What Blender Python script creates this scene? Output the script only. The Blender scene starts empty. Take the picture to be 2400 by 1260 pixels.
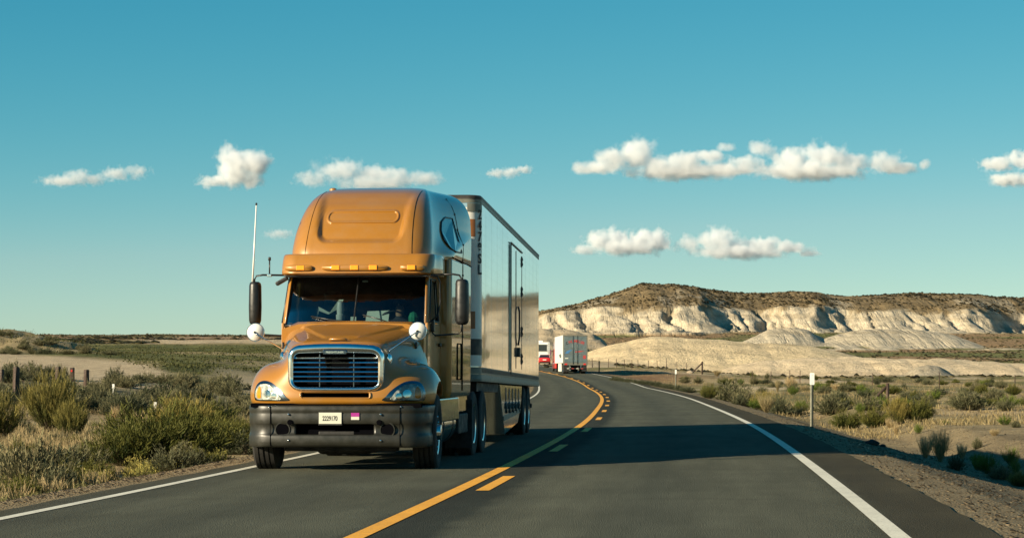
import bpy, bmesh, math, random
import numpy as np
from mathutils import Vector, Matrix
from mathutils.bvhtree import BVHTree

random.seed(7)
rng = np.random.default_rng(11)
sc = bpy.context.scene
C = sc.collection

# ------------------------------------------------------------------ camera
FPX, CAM_H, Y_HOR = 5390.0, 1.33, 868.0          # focal length and horizon in 2400 px units
PITCH = math.atan((Y_HOR - 630.0) / FPX)
cam_data = bpy.data.cameras.new('camera')
cam_data.sensor_width = 36.0
cam_data.lens = 36.0 * FPX / 2400.0
cam_data.clip_start = 0.5
cam_data.clip_end = 60000.0
cam = bpy.data.objects.new('camera', cam_data)
cam.location = (0, 0, CAM_H)
cam.rotation_euler = (math.pi / 2 + PITCH, 0, 0)
C.objects.link(cam)
sc.camera = cam

# ------------------------------------------------------------------ sky and sun
SUN_EL, SUN_A = math.radians(19.0), math.radians(33.0)   # low sun, from the left and a little behind the camera
to_sun = Vector((-math.cos(SUN_A) * math.cos(SUN_EL), -math.sin(SUN_A) * math.cos(SUN_EL), math.sin(SUN_EL)))
world = bpy.data.worlds.new('World')
sc.world = world
world.use_nodes = True
nt = world.node_tree
nt.nodes.clear()
sky = nt.nodes.new('ShaderNodeTexSky')
sky.sky_type = 'NISHITA'
sky.sun_disc = False
sky.sun_elevation = SUN_EL
sky.sun_rotation = math.atan2(to_sun.x, to_sun.y) % (2 * math.pi)
sky.altitude = 1500
sky.air_density = 0.75
sky.dust_density = 0.5
sky.ozone_density = 1.6
tint = nt.nodes.new('ShaderNodeMix'); tint.data_type = 'RGBA'; tint.blend_type = 'MULTIPLY'
tint.inputs['Factor'].default_value = 1.0
tint.inputs['B'].default_value = (0.89, 1.07, 0.90, 1)       # the film's teal grade of the daylight
bg = nt.nodes.new('ShaderNodeBackground'); bg.inputs['Strength'].default_value = 0.051
wo = nt.nodes.new('ShaderNodeOutputWorld')
hs = nt.nodes.new('ShaderNodeHueSaturation'); hs.inputs['Saturation'].default_value = 1.18
nt.links.new(sky.outputs[0], hs.inputs['Color'])
nt.links.new(hs.outputs[0], tint.inputs['A'])
# the photograph's grade, the same for the whole sky: deep colours lose red, pale ones lose a little green and blue
sp_ = nt.nodes.new('ShaderNodeSeparateColor'); cb_ = nt.nodes.new('ShaderNodeCombineColor')
nt.links.new(tint.outputs['Result'], sp_.inputs[0])
for i_, (ref, p_, cap) in enumerate(((3.1, 1.75, True), (4.4, 0.80, False), (4.6, 0.62, False))):
    d_ = nt.nodes.new('ShaderNodeMath'); d_.operation = 'DIVIDE'; d_.inputs[1].default_value = ref
    w_ = nt.nodes.new('ShaderNodeMath'); w_.operation = 'POWER'; w_.inputs[1].default_value = p_
    m_ = nt.nodes.new('ShaderNodeMath'); m_.operation = 'MULTIPLY'; m_.inputs[1].default_value = ref
    nt.links.new(sp_.outputs[i_], d_.inputs[0]); nt.links.new(d_.outputs[0], w_.inputs[0]); nt.links.new(w_.outputs[0], m_.inputs[0])
    o_ = m_.outputs[0]
    if cap:
        n_ = nt.nodes.new('ShaderNodeMath'); n_.operation = 'MINIMUM'
        nt.links.new(o_, n_.inputs[0]); nt.links.new(sp_.outputs[i_], n_.inputs[1]); o_ = n_.outputs[0]
    nt.links.new(o_, cb_.inputs[i_])
nt.links.new(cb_.outputs[0], bg.inputs['Color'])
nt.links.new(bg.outputs[0], wo.inputs['Surface'])

sun_data = bpy.data.lights.new('sun', 'SUN')
sun_data.energy = 5.0
sun_data.angle = math.radians(0.53)
sun_data.color = (1.0, 0.86, 0.62)
sun = bpy.data.objects.new('sun', sun_data)
sun.rotation_euler = to_sun.to_track_quat('Z', 'Y').to_euler()
sun.location = (-40, -30, 40)
C.objects.link(sun)

vs = sc.view_settings
vs.view_transform = 'Standard'; vs.look = 'None'; vs.gamma = 1.0; vs.exposure = 1.05
vs.use_curve_mapping = False
sc.cycles.use_denoising = True
sc.cycles.max_bounces = 8
sc.cycles.volume_bounces = 5
sc.cycles.transparent_max_bounces = 12
sc.cycles.caustics_reflective = False
sc.cycles.caustics_refractive = False

# ------------------------------------------------------------------ helpers
def at(px, py, depth):
    """point seen at photo pixel (px, py) at distance depth along +Y"""
    dx, du = (px - 1200.0) / FPX, (630.0 - py) / FPX
    fy = math.cos(PITCH) - du * math.sin(PITCH)
    fz = math.sin(PITCH) + du * math.cos(PITCH)
    k = depth / fy
    return Vector((dx * k, depth, CAM_H + fz * k))

def tag(o, label=None, cat=None, group=None, kind=None):
    if label: o['label'] = label
    if cat: o['category'] = cat
    if group: o['group'] = group
    if kind: o['kind'] = kind
    return o

def empty(name, loc=(0, 0, 0), rot=(0, 0, 0)):
    o = bpy.data.objects.new(name, None)
    o.empty_display_size = 0.2
    o.location = loc; o.rotation_euler = rot
    C.objects.link(o)
    return o

def link_mesh(name, me, parent=None):
    o = bpy.data.objects.new(name, me)
    C.objects.link(o)
    if parent is not None: o.parent = parent
    return o

def copy_tree(o, parent=None):
    c = o.copy(); C.objects.link(c); c.parent = parent
    for ch in list(o.children): copy_tree(ch, c)
    return c

class MB:
    """collects shapes, links them as one mesh object"""
    def __init__(s): s.v, s.f = [], []
    def add(s, vs, fs):
        n = len(s.v); s.v += [tuple(p) for p in vs]; s.f += [tuple(i + n for i in f) for f in fs]; return s
    def box(s, c, d, rot=None):
        x, y, z = (q / 2 for q in d)
        p = [Vector(q) for q in ((-x,-y,-z),(x,-y,-z),(x,y,-z),(-x,y,-z),(-x,-y,z),(x,-y,z),(x,y,z),(-x,y,z))]
        if rot is not None: p = [rot @ q for q in p]
        p = [q + Vector(c) for q in p]
        return s.add(p, [(0,3,2,1),(4,5,6,7),(0,1,5,4),(1,2,6,5),(2,3,7,6),(3,0,4,7)])
    def b(s, x0, x1, y0, y1, z0, z1):
        return s.box(((x0+x1)/2,(y0+y1)/2,(z0+z1)/2), (x1-x0,y1-y0,z1-z0))
    def tube(s, path, r, n=8, cap=True):
        path = [Vector(p) for p in path]
        rr = r if isinstance(r, (list, tuple)) else [r]*len(path)
        rings = []; up = Vector((0.13, 0.21, 0.97)).normalized()
        for i, p in enumerate(path):
            d = (path[min(i+1,len(path)-1)] - path[max(i-1,0)]).normalized()
            if abs(d.dot(up)) > 0.95: a = d.cross(Vector((1,0.1,0))).normalized()
            else: a = d.cross(up).normalized()
            bb = d.cross(a)
            rings.append([p + (a*math.cos(2*math.pi*k/n) + bb*math.sin(2*math.pi*k/n))*rr[i] for k in range(n)])
        return s.loft(rings, True, cap)
    def loft(s, rings, closed=True, cap=True):
        n = len(rings[0]); vs = [p for r in rings for p in r]; fs = []
        for i in range(len(rings)-1):
            for k in range(n if closed else n-1):
                k2 = (k+1) % n
                fs.append((i*n+k, i*n+k2, (i+1)*n+k2, (i+1)*n+k))
        if cap and closed:
            fs.append(tuple(range(n))[::-1]); fs.append(tuple(range((len(rings)-1)*n, len(rings)*n)))
        return s.add(vs, fs)
    def lathe(s, prof, axis='X', n=32, c=(0,0,0)):
        rings = []
        for a, r in prof:
            ring = []
            for k in range(n):
                t = 2*math.pi*k/n; q, w = r*math.cos(t), r*math.sin(t)
                p = {'X': (a,q,w), 'Y': (q,a,w), 'Z': (q,w,a)}[axis]
                ring.append(Vector(p) + Vector(c))
            rings.append(ring)
        return s.loft(rings, True, True)
    def prism(s, pts, d):
        """polygon pts (3D, planar) pushed along d"""
        n = len(pts); d = Vector(d); a = [Vector(p) for p in pts]; vs = a + [p + d for p in a]
        fs = [tuple(range(n))[::-1], tuple(range(n, 2*n))] + [(i,(i+1)%n,n+(i+1)%n,n+i) for i in range(n)]
        return s.add(vs, fs)
    def build(s, name, mat, parent=None, smooth=False, bevel=0, seg=2, auto=None):
        me = bpy.data.meshes.new(name)
        me.from_pydata(s.v, [], s.f); me.validate(); me.update()
        bm = bmesh.new(); bm.from_mesh(me); bmesh.ops.recalc_face_normals(bm, faces=bm.faces)
        if smooth and auto:
            for e in bm.edges:
                if len(e.link_faces) == 2 and e.calc_face_angle(0) > auto: e.smooth = False
        for f in bm.faces: f.smooth = bool(smooth)
        bm.to_mesh(me); bm.free()
        if mat: me.materials.append(mat)
        o = link_mesh(name, me, parent)
        if bevel:
            m = o.modifiers.new('bevel', 'BEVEL'); m.width = bevel; m.segments = seg; m.limit_method = 'ANGLE'; m.angle_limit = 0.6
        return o

def grid_mesh(name, P, mat, parent=None, colors=None, uv=None, smooth=True):
    """P: array (rows, cols, 3) -> mesh object"""
    R, K = P.shape[:2]
    me = bpy.data.meshes.new(name)
    nv = R*K; i = np.arange(nv).reshape(R, K)
    q = np.stack([i[:-1,:-1], i[:-1,1:], i[1:,1:], i[1:,:-1]], -1).reshape(-1, 4)
    np_mesh(me, P.reshape(-1, 3), q)
    if colors is not None:
        a = me.color_attributes.new('col', 'FLOAT_COLOR', 'POINT')
        cc = np.ones((nv, 4), np.float32); cc[:, :3] = colors.reshape(-1, 3)
        a.data.foreach_set('color', cc.ravel())
    if uv is not None:
        a = me.attributes.new('lane', 'FLOAT_VECTOR', 'POINT')
        cc = np.zeros((nv, 3), np.float32); cc[:, :2] = uv.reshape(-1, 2)
        a.data.foreach_set('vector', cc.ravel())
    if smooth: me.polygons.foreach_set('use_smooth', np.ones(len(q), bool))
    me.update()
    if mat: me.materials.append(mat)
    return link_mesh(name, me, parent)

def np_mesh(me, V, Q):
    nv, nq, k = len(V), len(Q), Q.shape[1]
    me.vertices.add(nv); me.vertices.foreach_set('co', np.ascontiguousarray(V, np.float32).ravel())
    me.loops.add(nq*k); me.loops.foreach_set('vertex_index', np.ascontiguousarray(Q, np.int32).ravel())
    me.polygons.add(nq); me.polygons.foreach_set('loop_start', np.arange(0, nq*k, k, dtype=np.int32))
    me.update(calc_edges=True)

def smooth01(a, b, x):
    t = np.clip((x-a)/(b-a), 0, 1); return t*t*(3-2*t)

_perm = rng.integers(0, 1 << 30, 4096)
def _hash(ix, iy):
    return (_perm[(ix*73 + _perm[iy & 4095]) & 4095] & 0xFFFF) / 65535.0
def noise2(x, y):
    ix, iy = np.floor(x).astype(np.int64), np.floor(y).astype(np.int64)
    fx, fy = x-ix, y-iy
    u, v = fx*fx*fx*(fx*(fx*6-15)+10), fy*fy*fy*(fy*(fy*6-15)+10)
    a, b, c, d = _hash(ix,iy), _hash(ix+1,iy), _hash(ix,iy+1), _hash(ix+1,iy+1)
    return (a*(1-u)+b*u)*(1-v) + (c*(1-u)+d*u)*v
def fbm(x, y, o=4):
    t, a, n = 0, 0.5, 0
    for k in range(o):
        t = t + a*noise2(x*2**k+17.3*k, y*2**k-9.1*k); n += a; a *= 0.5
    return t/n
def ridged(x, y, o=3):
    t, a, n = 0, 0.5, 0
    for k in range(o):
        t = t + a*np.abs(2*noise2(x*2**k+31.7*k, y*2**k+4.3*k)-1); n += a; a *= 0.5
    return t/n

# ------------------------------------------------------------------ materials
def new_mat(name):
    m = bpy.data.materials.new(name); m.use_nodes = True
    n = m.node_tree; b = n.nodes['Principled BSDF']
    return m, n, b
def N(n, t, **kw):
    x = n.nodes.new(t)
    for k, v in kw.items(): setattr(x, k, v)
    return x
def mixc(n, fac, a, b, mode='MIX'):
    x = N(n, 'ShaderNodeMix', data_type='RGBA', blend_type=mode)
    for s, v in (('Factor', fac), ('A', a), ('B', b)):
        if hasattr(v, 'links'): n.links.new(v, x.inputs[s])
        elif s == 'Factor': x.inputs[0].default_value = v
        else: x.inputs[s].default_value = (*v, 1) if len(v) == 3 else v
    return x.outputs['Result']
def ramp(n, src, stops):
    r = N(n, 'ShaderNodeValToRGB'); e = r.color_ramp.elements
    e[0].position, e[1].position = stops[0][0], stops[-1][0]
    e[0].color = (*stops[0][1], 1) if len(stops[0][1]) == 3 else stops[0][1]
    e[1].color = (*stops[-1][1], 1)
    for p, c in stops[1:-1]:
        q = e.new(p); q.color = (*c, 1)
    n.links.new(src, r.inputs[0]); return r.outputs[0]
def noise_tex(n, scale, detail=4, rough=0.55, vec=None, d3='3D'):
    t = N(n, 'ShaderNodeTexNoise'); t.inputs['Scale'].default_value = scale
    t.inputs['Detail'].default_value = detail; t.inputs['Roughness'].default_value = rough
    if vec is not None: n.links.new(vec, t.inputs['Vector'])
    return t.outputs[0]
def coords(n, which='Object'):
    t = N(n, 'ShaderNodeTexCoord'); return t.outputs[which]
def bump(n, b, h, strength, dist):
    x = N(n, 'ShaderNodeBump'); x.inputs['Strength'].default_value = strength; x.inputs['Distance'].default_value = dist
    n.links.new(h, x.inputs['Height']); n.links.new(x.outputs[0], b.inputs['Normal'])
G3 = lambda v: (v, v, v)
def simple(name, col, rough=0.5, metal=0.0, coat=0.0, var=0.12, scale=6.0, bmp=0.0, spec=0.5, coat_rough=0.05):
    m, n, b = new_mat(name)
    co = coords(n)
    f = noise_tex(n, scale, 5, 0.6, co)
    c = ramp(n, f, [(0.25, tuple(max(0, q*(1-var)) for q in col)), (0.75, tuple(q*(1+var) for q in col))])
    n.links.new(c, b.inputs['Base Color'])
    r = ramp(n, noise_tex(n, scale*2.3, 4, 0.6, co), [(0.3, G3(max(0.02, rough*(1-var)))), (0.7, G3(min(1, rough*(1+var))))])
    n.links.new(r, b.inputs['Roughness'])
    b.inputs['Metallic'].default_value = metal
    b.inputs['Coat Weight'].default_value = coat
    b.inputs['Coat Roughness'].default_value = coat_rough
    b.inputs['Specular IOR Level'].default_value = spec
    if bmp: bump(n, b, f, 0.6, bmp)
    return m
# ------------------------------------------------------------------ the road's course (fitted to its painted lines)
_ks = np.array([0,25,50,75,100,130,160,200,250,320,420.])
_kv = np.array([-0.639,-0.483,-0.881,-0.048,-0.749,-0.442,-0.209,-1.1,-0.4,-0.1,-0.6])*1e-3
_zs = np.array([0,20,40,60,90,120,160,200,250,320,420.])
_zv = np.array([0.065,0.016,-0.009,-0.027,-0.039,-0.007,0.057,0.478,1.136,2.059,3.3])
_s = np.arange(-70, 460, 0.5)
_th = 0.0920 + np.where(_s < 0, _s*-0.6e-3, 0)
_kk = np.where(_s >= 0, np.interp(_s, _ks, _kv), 0)
_th = _th + np.cumsum(_kk)*0.5
_i0 = int(np.searchsorted(_s, 0))
_x = np.cumsum(np.sin(_th))*0.5; _y = np.cumsum(np.cos(_th))*0.5
_x += -2.0913 - _x[_i0]; _y += 8.0 - _y[_i0]
_z = np.interp(_s, _zs, _zv)
_z = np.convolve(np.pad(_z, 15, 'edge'), np.ones(31)/31, 'valid')
E_SLOPE = 0.0077
def road_xyz(s, t, dz=0.0):
    x, y, z, th = (np.interp(s, _s, q) for q in (_x, _y, _z, _th))
    return np.stack([x + t*np.cos(th), y - t*np.sin(th), z + t*E_SLOPE + dz], -1)
def road_at_y(y):
    return np.interp(y, _y, _x), np.interp(y, _y, _z), np.interp(y, _y, _th)
W_L, W_R, P_L, P_R = -3.58, 4.17, -4.0, 4.95

# ------------------------------------------------------------------ terrain height and colour
def pxa(px): return (np.asarray(px, float) - 1200.0)/FPX
def zpix(py, d): return CAM_H + (Y_HOR - np.asarray(py, float))*np.asarray(d, float)/FPX
SAND = np.array([0.49,0.385,0.25]); WHITE = np.array([0.43,0.365,0.262]); SCRUB = np.array([0.185,0.135,0.070])
OLIVE = np.array([0.085,0.085,0.03]); GRAVEL = np.array([0.205,0.157,0.090]); DIRT = np.array([0.26,0.195,0.105])
REDB = np.array([0.23,0.13,0.065]); STRAW = np.array([0.36,0.28,0.15]); GREEN = np.array([0.075,0.080,0.024])

def mound(y, a, pxs, pys, d, wf, wb, base):
    """ridge across the view: silhouette (pxs, pys) at distance d(a), foot widths in front and behind"""
    px = a*FPX + 1200
    w = max(25.0, (pxs[-1]-pxs[0])*.06)
    hs = [base-1.5, *zpix(pys, d), base-1.5]
    h = np.interp(px, [pxs[0]-w, *pxs, pxs[-1]+w], hs)
    dd = y - d
    pf = np.where(dd < 0, np.clip(1+dd/wf, 0, 1), np.clip(1-dd/wb, 0, 1))
    pf = pf*pf*(3-2*pf)
    return np.where((h > base) & (pf > 0), base - 1.0 + (h-base+1.0)*pf, -99.0)

def terrain(x, y):
    r = np.hypot(x, y)
    yy = np.maximum(y, 1.0)
    a = np.where(y > 3, x/np.maximum(y, 3.0), np.sign(x)*3)
    a = np.clip(a, -3, 3); px = a*FPX + 1200
    xc, zc, th = road_at_y(y)
    t = (x - xc)*np.cos(th)
    n1 = fbm(x/9.0, y/9.0, 4); n2 = fbm(x/2.2+40, y/2.2, 3); n3 = fbm(x/45.0-7, y/45.0+3, 4)
    # right of the road
    zR = np.interp(yy, [0,60,120,200,330,420,640,870,1300,6000], [-.3,-.3,-.2,.1,.6,2.0,7.0,15.3,17,20])
    wr = smooth01(8, 40, t)
    near = 1 - smooth01(110, 220, yy)
    prof = np.interp(t, [4.85,5.2,5.7,6.6,8.3,9.4,10.8,14,40], [-.012,-.035,-.09,-.34,-.74,-.78,-.36,-.28,-.1])
    prof2 = np.interp(t, [4.85,5.2,6.0,8,12,40], [-.012,-.04,-.1,-.2,-.15,0])
    right = (zc + np.clip(t, 0, 6)*E_SLOPE + prof*near + prof2*(1-near))*(1-wr) + zR*wr
    # left of the road
    zL = np.interp(yy, [0,20,60,85,100,150,200,350,500,1000,1500,2500,6000], [-.45,-.5,-.45,.0,.45,1.75,2.85,5.2,7.8,16.0,24.6,30,60])
    wl = smooth01(7, 30, -t)
    profl = np.interp(-t, [3.9,4.4,5.0,6.0,8,30], [-.012,-.04,-.09,-.32,-.42,-.4])
    left = (zc + np.clip(t, -6, 0)*E_SLOPE + profl)*(1-wl) + zL*wl
    side = smooth01(-1, 1, t)
    far = smooth01(430, 600, yy)
    z = left*(1-side) + right*side
    z = z*(1-far) + (zL*(1-smooth01(-60, 40, x)) + zR*smooth01(-60, 40, x))*far
    off = smooth01(5.2, 9, np.abs(t - 0.3)) * (1-0.0*far)
    z = z + off*((n1-.5)*0.42 + (n2-.5)*0.14 + (n3-.5)*np.clip(r/150, 0.3, 2.5)*0.8)
    # inside the carriageway the ground lies just under the asphalt
    inside = (t > P_L+0.25) & (t < P_R-0.25) & (y < 445)
    z = np.where(inside, zc + t*E_SLOPE - 0.06, z)

    # ---- colours
    col = np.empty(x.shape + (3,))
    m = smooth01(.42, .62, n1)[..., None]
    col[:] = STRAW*(1-m) + DIRT*m
    gv = ((1-smooth01(6.6, 8.6, t))*(t > 0) + (1-smooth01(4.9, 6.0, -t))*(t <= 0)) 
    gv = np.where(t > 0, np.maximum(gv, (1-smooth01(13, 19, t + (n1-.5)*8))*(1-smooth01(55, 85, yy+(n1-.5)*20))), gv)
    col = col*(1-gv[..., None]) + GRAVEL*gv[..., None]
    # right middle ground: dry grass, green patches, a brown patch, bare pale patches
    rm = smooth01(60, 130, yy)*(t > 6)*(yy < 600)
    g = (rm*smooth01(.47, .6, fbm(x/13+5, y/16, 4)))[..., None]*0.75
    col = col*(1-g) + OLIVE*1.3*g
    g = (rm*smooth01(.56, .66, fbm(x/10-50, y/22, 4)))[..., None]*0.8
    col = col*(1-g) + SAND*g
    g = (np.exp(-((px-1520)/95)**2 - ((yy-235)/28)**2)*(t > 5))[..., None]
    col = col*(1-g) + REDB*g
    g = (np.exp(-((px-1440)/36)**2 - ((yy-212)/10)**2)*(t > 4))[..., None]
    col = col*(1-g) + SAND*1.1*g
    olb = (smooth01(380, 430, yy)*(1-smooth01(840, 880, yy))*(x > 12))[..., None]
    mm = smooth01(.4, .62, fbm(x/30, y/45, 4))[..., None]
    col = col*(1-olb) + ((REDB*.55+DIRT*.45)*(1-mm) + OLIVE*1.7*mm)*olb
    # left bands
    lf = (t < -6)
    yw = yy + (n3-.5)*34 + (n1-.5)*14
    sg = lf*smooth01(84, 96, yw)*(1-smooth01(106, 116, yw))
    col = col*(1-sg[..., None]*.7) + np.array([0.15,0.14,0.09])*sg[..., None]*.7
    edge = np.interp(px, [-600,0,300,430,480,640,700], [190,190,165,125,108,103,103])
    s1 = lf*smooth01(108, 114, yw)*(1-smooth01(-8, 8, yw-edge))
    col = col*(1-s1[..., None]) + SAND*.9*s1[..., None]
    g1 = lf*smooth01(-8, 8, yw-edge)*(1-smooth01(330, 365, yw))
    gm = smooth01(.25, .7, fbm(x/5+3, y/14, 4))[..., None]
    col = col*(1-g1[..., None]) + (GREEN*(1-gm) + OLIVE*1.5*gm)*g1[..., None]
    s4 = lf*np.exp(-(((px-575)/80)**2)**2 - ((yw-130)/22)**2)
    col = col*(1-s4[..., None]) + SAND*.85*s4[..., None]
    b1 = lf*smooth01(340, 380, yw)
    bm_ = smooth01(.4, .6, fbm(x/28, y/60, 4))[..., None]
    b2 = smooth01(.5, .68, fbm(x/40+9, y/120-4, 4))[..., None]*.45
    bc = (REDB*.95*(1-bm_) + np.array([0.16,0.13,0.055])*bm_)
    bc = bc*(1-b2) + SAND*.8*b2
    col = col*(1-b1[..., None]) + bc*b1[..., None]
    s5 = (lf*smooth01(300, 420, px+(n3-.5)*160)*smooth01(345, 372, yw)*(1-smooth01(455, 500, yw)))[..., None]
    col = col*(1-s5) + SAND*.95*s5
    s6 = (g1*smooth01(.52, .62, fbm(x/16+11, y/30+2, 4)))[..., None]*.75
    col = col*(1-s6) + STRAW*s6
    # ---- mounds
    def put(zm, c, rough, sc_):
        nonlocal z, col
        zm = zm + np.where(zm > -50, (fbm(x/sc_, y/sc_, 4)-.5)*rough - (1-ridged(x/(sc_*.55), y/(sc_*2.5), 3))**2*rough*1.3, 0)
        k = smooth01(-.25, .25, zm - z)[..., None]
        z = np.maximum(z, zm); col = col*(1-k) + c*k
    # small brush-covered rise on the left, pale swell further right
    put(mound(y, a, [-900,-300,0,60,130,200,235], [772,768,771,776,787,806,813], 205.0, 30, 60, np.interp(205, [200,350],[2.85,5.2])), STRAW*.85, .5, 5.0)
    put(mound(y, a, [330,400,480,560,640,760,900], [819,805,799,797,796,798,812], 430.0, 70, 60, 6.6), SAND*.95, .6, 12.0)
    # tan mounds right of the road
    put(mound(y, a, [1330,1375,1420,1470,1530,1600,1700,1800,1900,1980,2050], [838,824,808,795,787,789,795,803,811,826,842], 392.0, 52, 55, 1.6), SAND*np.array([1.26,1.25,1.16]), .32, 14.0)
    put(mound(y, a, [1700,1780,1880,1990,2100,2200,2300,2400,2600,2900,3300], [858,843,836,834,837,836,842,850,846,858,850], 345.0, 34, 40, .8), SAND*1.26, .4, 10.0)
    put(mound(y, a, [2085,2120,2150,2175,2200,2225,2250], [884,873,858,853,858,872,884], 318.0, 16, 18, .5), WHITE*.92, .4, 6.0)
    put(mound(y, a, [1225,1250,1290,1330,1390,1410], [776,770,768,772,778,790], 640.0, 50, 60, 9.0), SAND, .8, 14.0)
    put(mound(y, a, [1720,1760,1800,1860,1895,1930,1950,1985,2050,2150,2240,2285,2310,2400,2480,2600,2800,3000,3300], [806,788,771,765,772,790,786,773,767,771,784,800,812,812,800,775,770,790,775], 705.0, 62, 60, 8.6), WHITE*1.08, .9, 16.0)
    # ---- the mesa
    PX = [-400,1100,1240,1300,1500,1640,1722,1790,1850,1900,1954,2040,2200,2270,2325,2400,2520,2700,2780,2950,3300,3700,4300,6000]
    YC = [1200,960,905,893,886,876,903,912,903,894,910,914,908,900,914,935,905,890,950,915,930,900,940,930]
    pxw = px + (fbm(x/9.0+50, y/11.0, 3)-.5)*46
    yc = np.interp(pxw, PX, YC) + (fbm(x/24.0+3, y/300., 3)-.5)*26 + (fbm(x/7.0, y/200., 2)-.5)*7
    D = y - yc
    zt = np.interp(px, [1000,1180,1262,1350,1430,1500,1580,1650,1750,1830,1900,1990,2060,2130,2250,2400,2700,3000,3600,6000],
                   zpix([770,748,734,718,695,672,674,682,689,685,688,695,690,686,690,693,684,696,688,690], 985.0))
    zw = np.minimum(np.interp(px, [1180,1262,1350,1450,1700,2000,2400,6000], zpix([760,742,733,727,724,729,731,728], 905.0)), zt-.8)
    zw = zw + (fbm(x/18.0, y/80.0, 3)-.5)*3.2
    zb = 15.2
    k = np.clip((D+44)/44, 0, 1)
    zm = zb + (zw-zb)*(0.35*k + 0.65*k**2.2)
    gx = x + (fbm(x/16.0, y/16.0, 3)-.5)*12 + D*0.12
    gul = (1-ridged(gx/13.0, D/120.0+3, 2))**2*4.6 + (1-ridged(gx/6.0+9, D/80.0, 2))**2*4.4 + (1-ridged(gx/2.9+5, D/40.0, 1))**3*2.2
    zm = zm - (0.42-gul/6.9)*0 - np.clip(gul-3.0, 0, 9)*np.sin(np.pi*np.clip((D+46)/54, 0, 1))**0.8*0.80
    k2 = np.clip(D/78, 0, 1)
    zm = np.where(D > 0, zw + (zt-zw)*(1-(1-k2)**1.7), zm)
    zm = zm + np.where(D > -4, (fbm(x/14, y/14, 4)-.5)*1.6*smooth01(-4, 10, D), 0) - np.where(D > 95, (D-95)*0.03, 0)
    on = (D > -46) & (px > 1120) & (x > -6) & (y > 700)
    kk = on & (zm > z)
    rim = smooth01(-3, 5, D + (fbm(x/5.0, y/5.0, 3)-.5)*17)[..., None]
    strat = (np.sin((zm + (fbm(x/30, y/30, 2)-.5)*3)*2.1)*.5+.5)[..., None]*.10
    mc = (WHITE*1.1*(1.0-strat))*(1-rim) + (SCRUB*(.75+.6*fbm(x/9, y/9, 3)[..., None]))*rim
    pale = (smooth01(.56, .7, fbm(x/12+7, y/26, 4))*smooth01(0, 1, rim[..., 0])*(1-smooth01(20, 60, D)))[..., None]
    mc = mc*(1-pale*.7) + WHITE*.85*pale*.7
    z = np.where(kk, zm, z); col = np.where(kk[..., None], mc, col)
    return z, col, t, D, kk

def ang_cols():
    c = np.concatenate([np.linspace(-180, -40, 25)[:-1], np.linspace(-40, -15, 50)[:-1], np.linspace(-15, 16.5, 560)[:-1], np.linspace(16.5, 42, 130)[:-1], np.linspace(42, 180, 25)])
    return np.radians(c)
def rad_rows(lo, hi, n): return np.geomspace(lo, hi, n)
ANG = ang_cols()

# ---- ground materials
def ground_material(name, detail=1.0, stones=True, rills=2.6):
    m, n, b = new_mat(name)
    at_ = N(n, 'ShaderNodeVertexColor'); at_.layer_name = 'col'
    g = N(n, 'ShaderNodeNewGeometry'); P = g.outputs['Position']
    f1 = noise_tex(n, 0.9*detail, 6, 0.65, P); f2 = noise_tex(n, 9.0*detail, 5, 0.7, P)
    c = mixc(n, 1.0, at_.outputs[0], ramp(n, f1, [(0.25, G3(0.62)), (0.5, G3(1.0)), (0.78, G3(1.32))]), 'MULTIPLY')
    c = mixc(n, 1.0, c, ramp(n, f2, [(0.3, G3(0.66)), (0.7, G3(1.3))]), 'MULTIPLY')
    h = f2
    if stones:
        v = N(n, 'ShaderNodeTexVoronoi'); v.inputs['Scale'].default_value = 34.0; n.links.new(P, v.inputs['Vector'])
        c = mixc(n, 0.55, c, mixc(n, 1.0, c, ramp(n, v.outputs['Color'], [(0.1, G3(0.45)), (0.55, G3(1.0)), (0.9, G3(1.4))]), 'MULTIPLY'))
        mm = N(n, 'ShaderNodeMath', operation='SUBTRACT'); n.links.new(f2, mm.inputs[0]); n.links.new(v.outputs['Distance'], mm.inputs[1]); h = mm.outputs[0]
    n.links.new(c, b.inputs['Base Color'])
    b.inputs['Roughness'].default_value = 0.95
    b.inputs['Specular IOR Level'].default_value = 0.15
    if stones: bump(n, b, h, 0.9, 0.035/detail)
    else:
        r1 = noise_tex(n, 0.30, 8, 0.72, P); sm = N(n, 'ShaderNodeMath', operation='MULTIPLY_ADD'); n.links.new(r1, sm.inputs[0]); sm.inputs[1].default_value = 3.0; n.links.new(h, sm.inputs[2])
        mp = N(n, 'ShaderNodeMapping'); mp.inputs['Scale'].default_value = (0.42, 0.035, 0.10); n.links.new(P, mp.inputs[0])
        rl = noise_tex(n, 1.0, 5, 0.62, mp.outputs[0]); ra = ramp(n, rl, [(0.30, G3(0)), (0.46, G3(0.75)), (0.62, G3(1))])
        s2 = N(n, 'ShaderNodeMath', operation='MULTIPLY_ADD'); n.links.new(ra, s2.inputs[0]); s2.inputs[1].default_value = rills; n.links.new(sm.outputs[0], s2.inputs[2])
        bump(n, b, s2.outputs[0], 0.85, 0.34)
        mz = N(n, 'ShaderNodeMapping'); mz.inputs['Scale'].default_value = (0.012, 0.012, 0.75); n.links.new(P, mz.inputs[0])
        c = mixc(n, 1.0, c, ramp(n, noise_tex(n, 1.0, 4, 0.7, mz.outputs[0]), [(0.3, (0.84, 0.81, 0.76)), (0.5, G3(1.0)), (0.72, G3(1.12))]), 'MULTIPLY')
        n.links.new(c, b.inputs['Base Color'])
    return m
M_GROUND = ground_material('dry_ground', 1.0, True)
M_HILL = ground_material('badland_earth', 0.28, False)
M_MOUND = ground_material('mound_earth', 0.28, False, 0.5)

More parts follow.
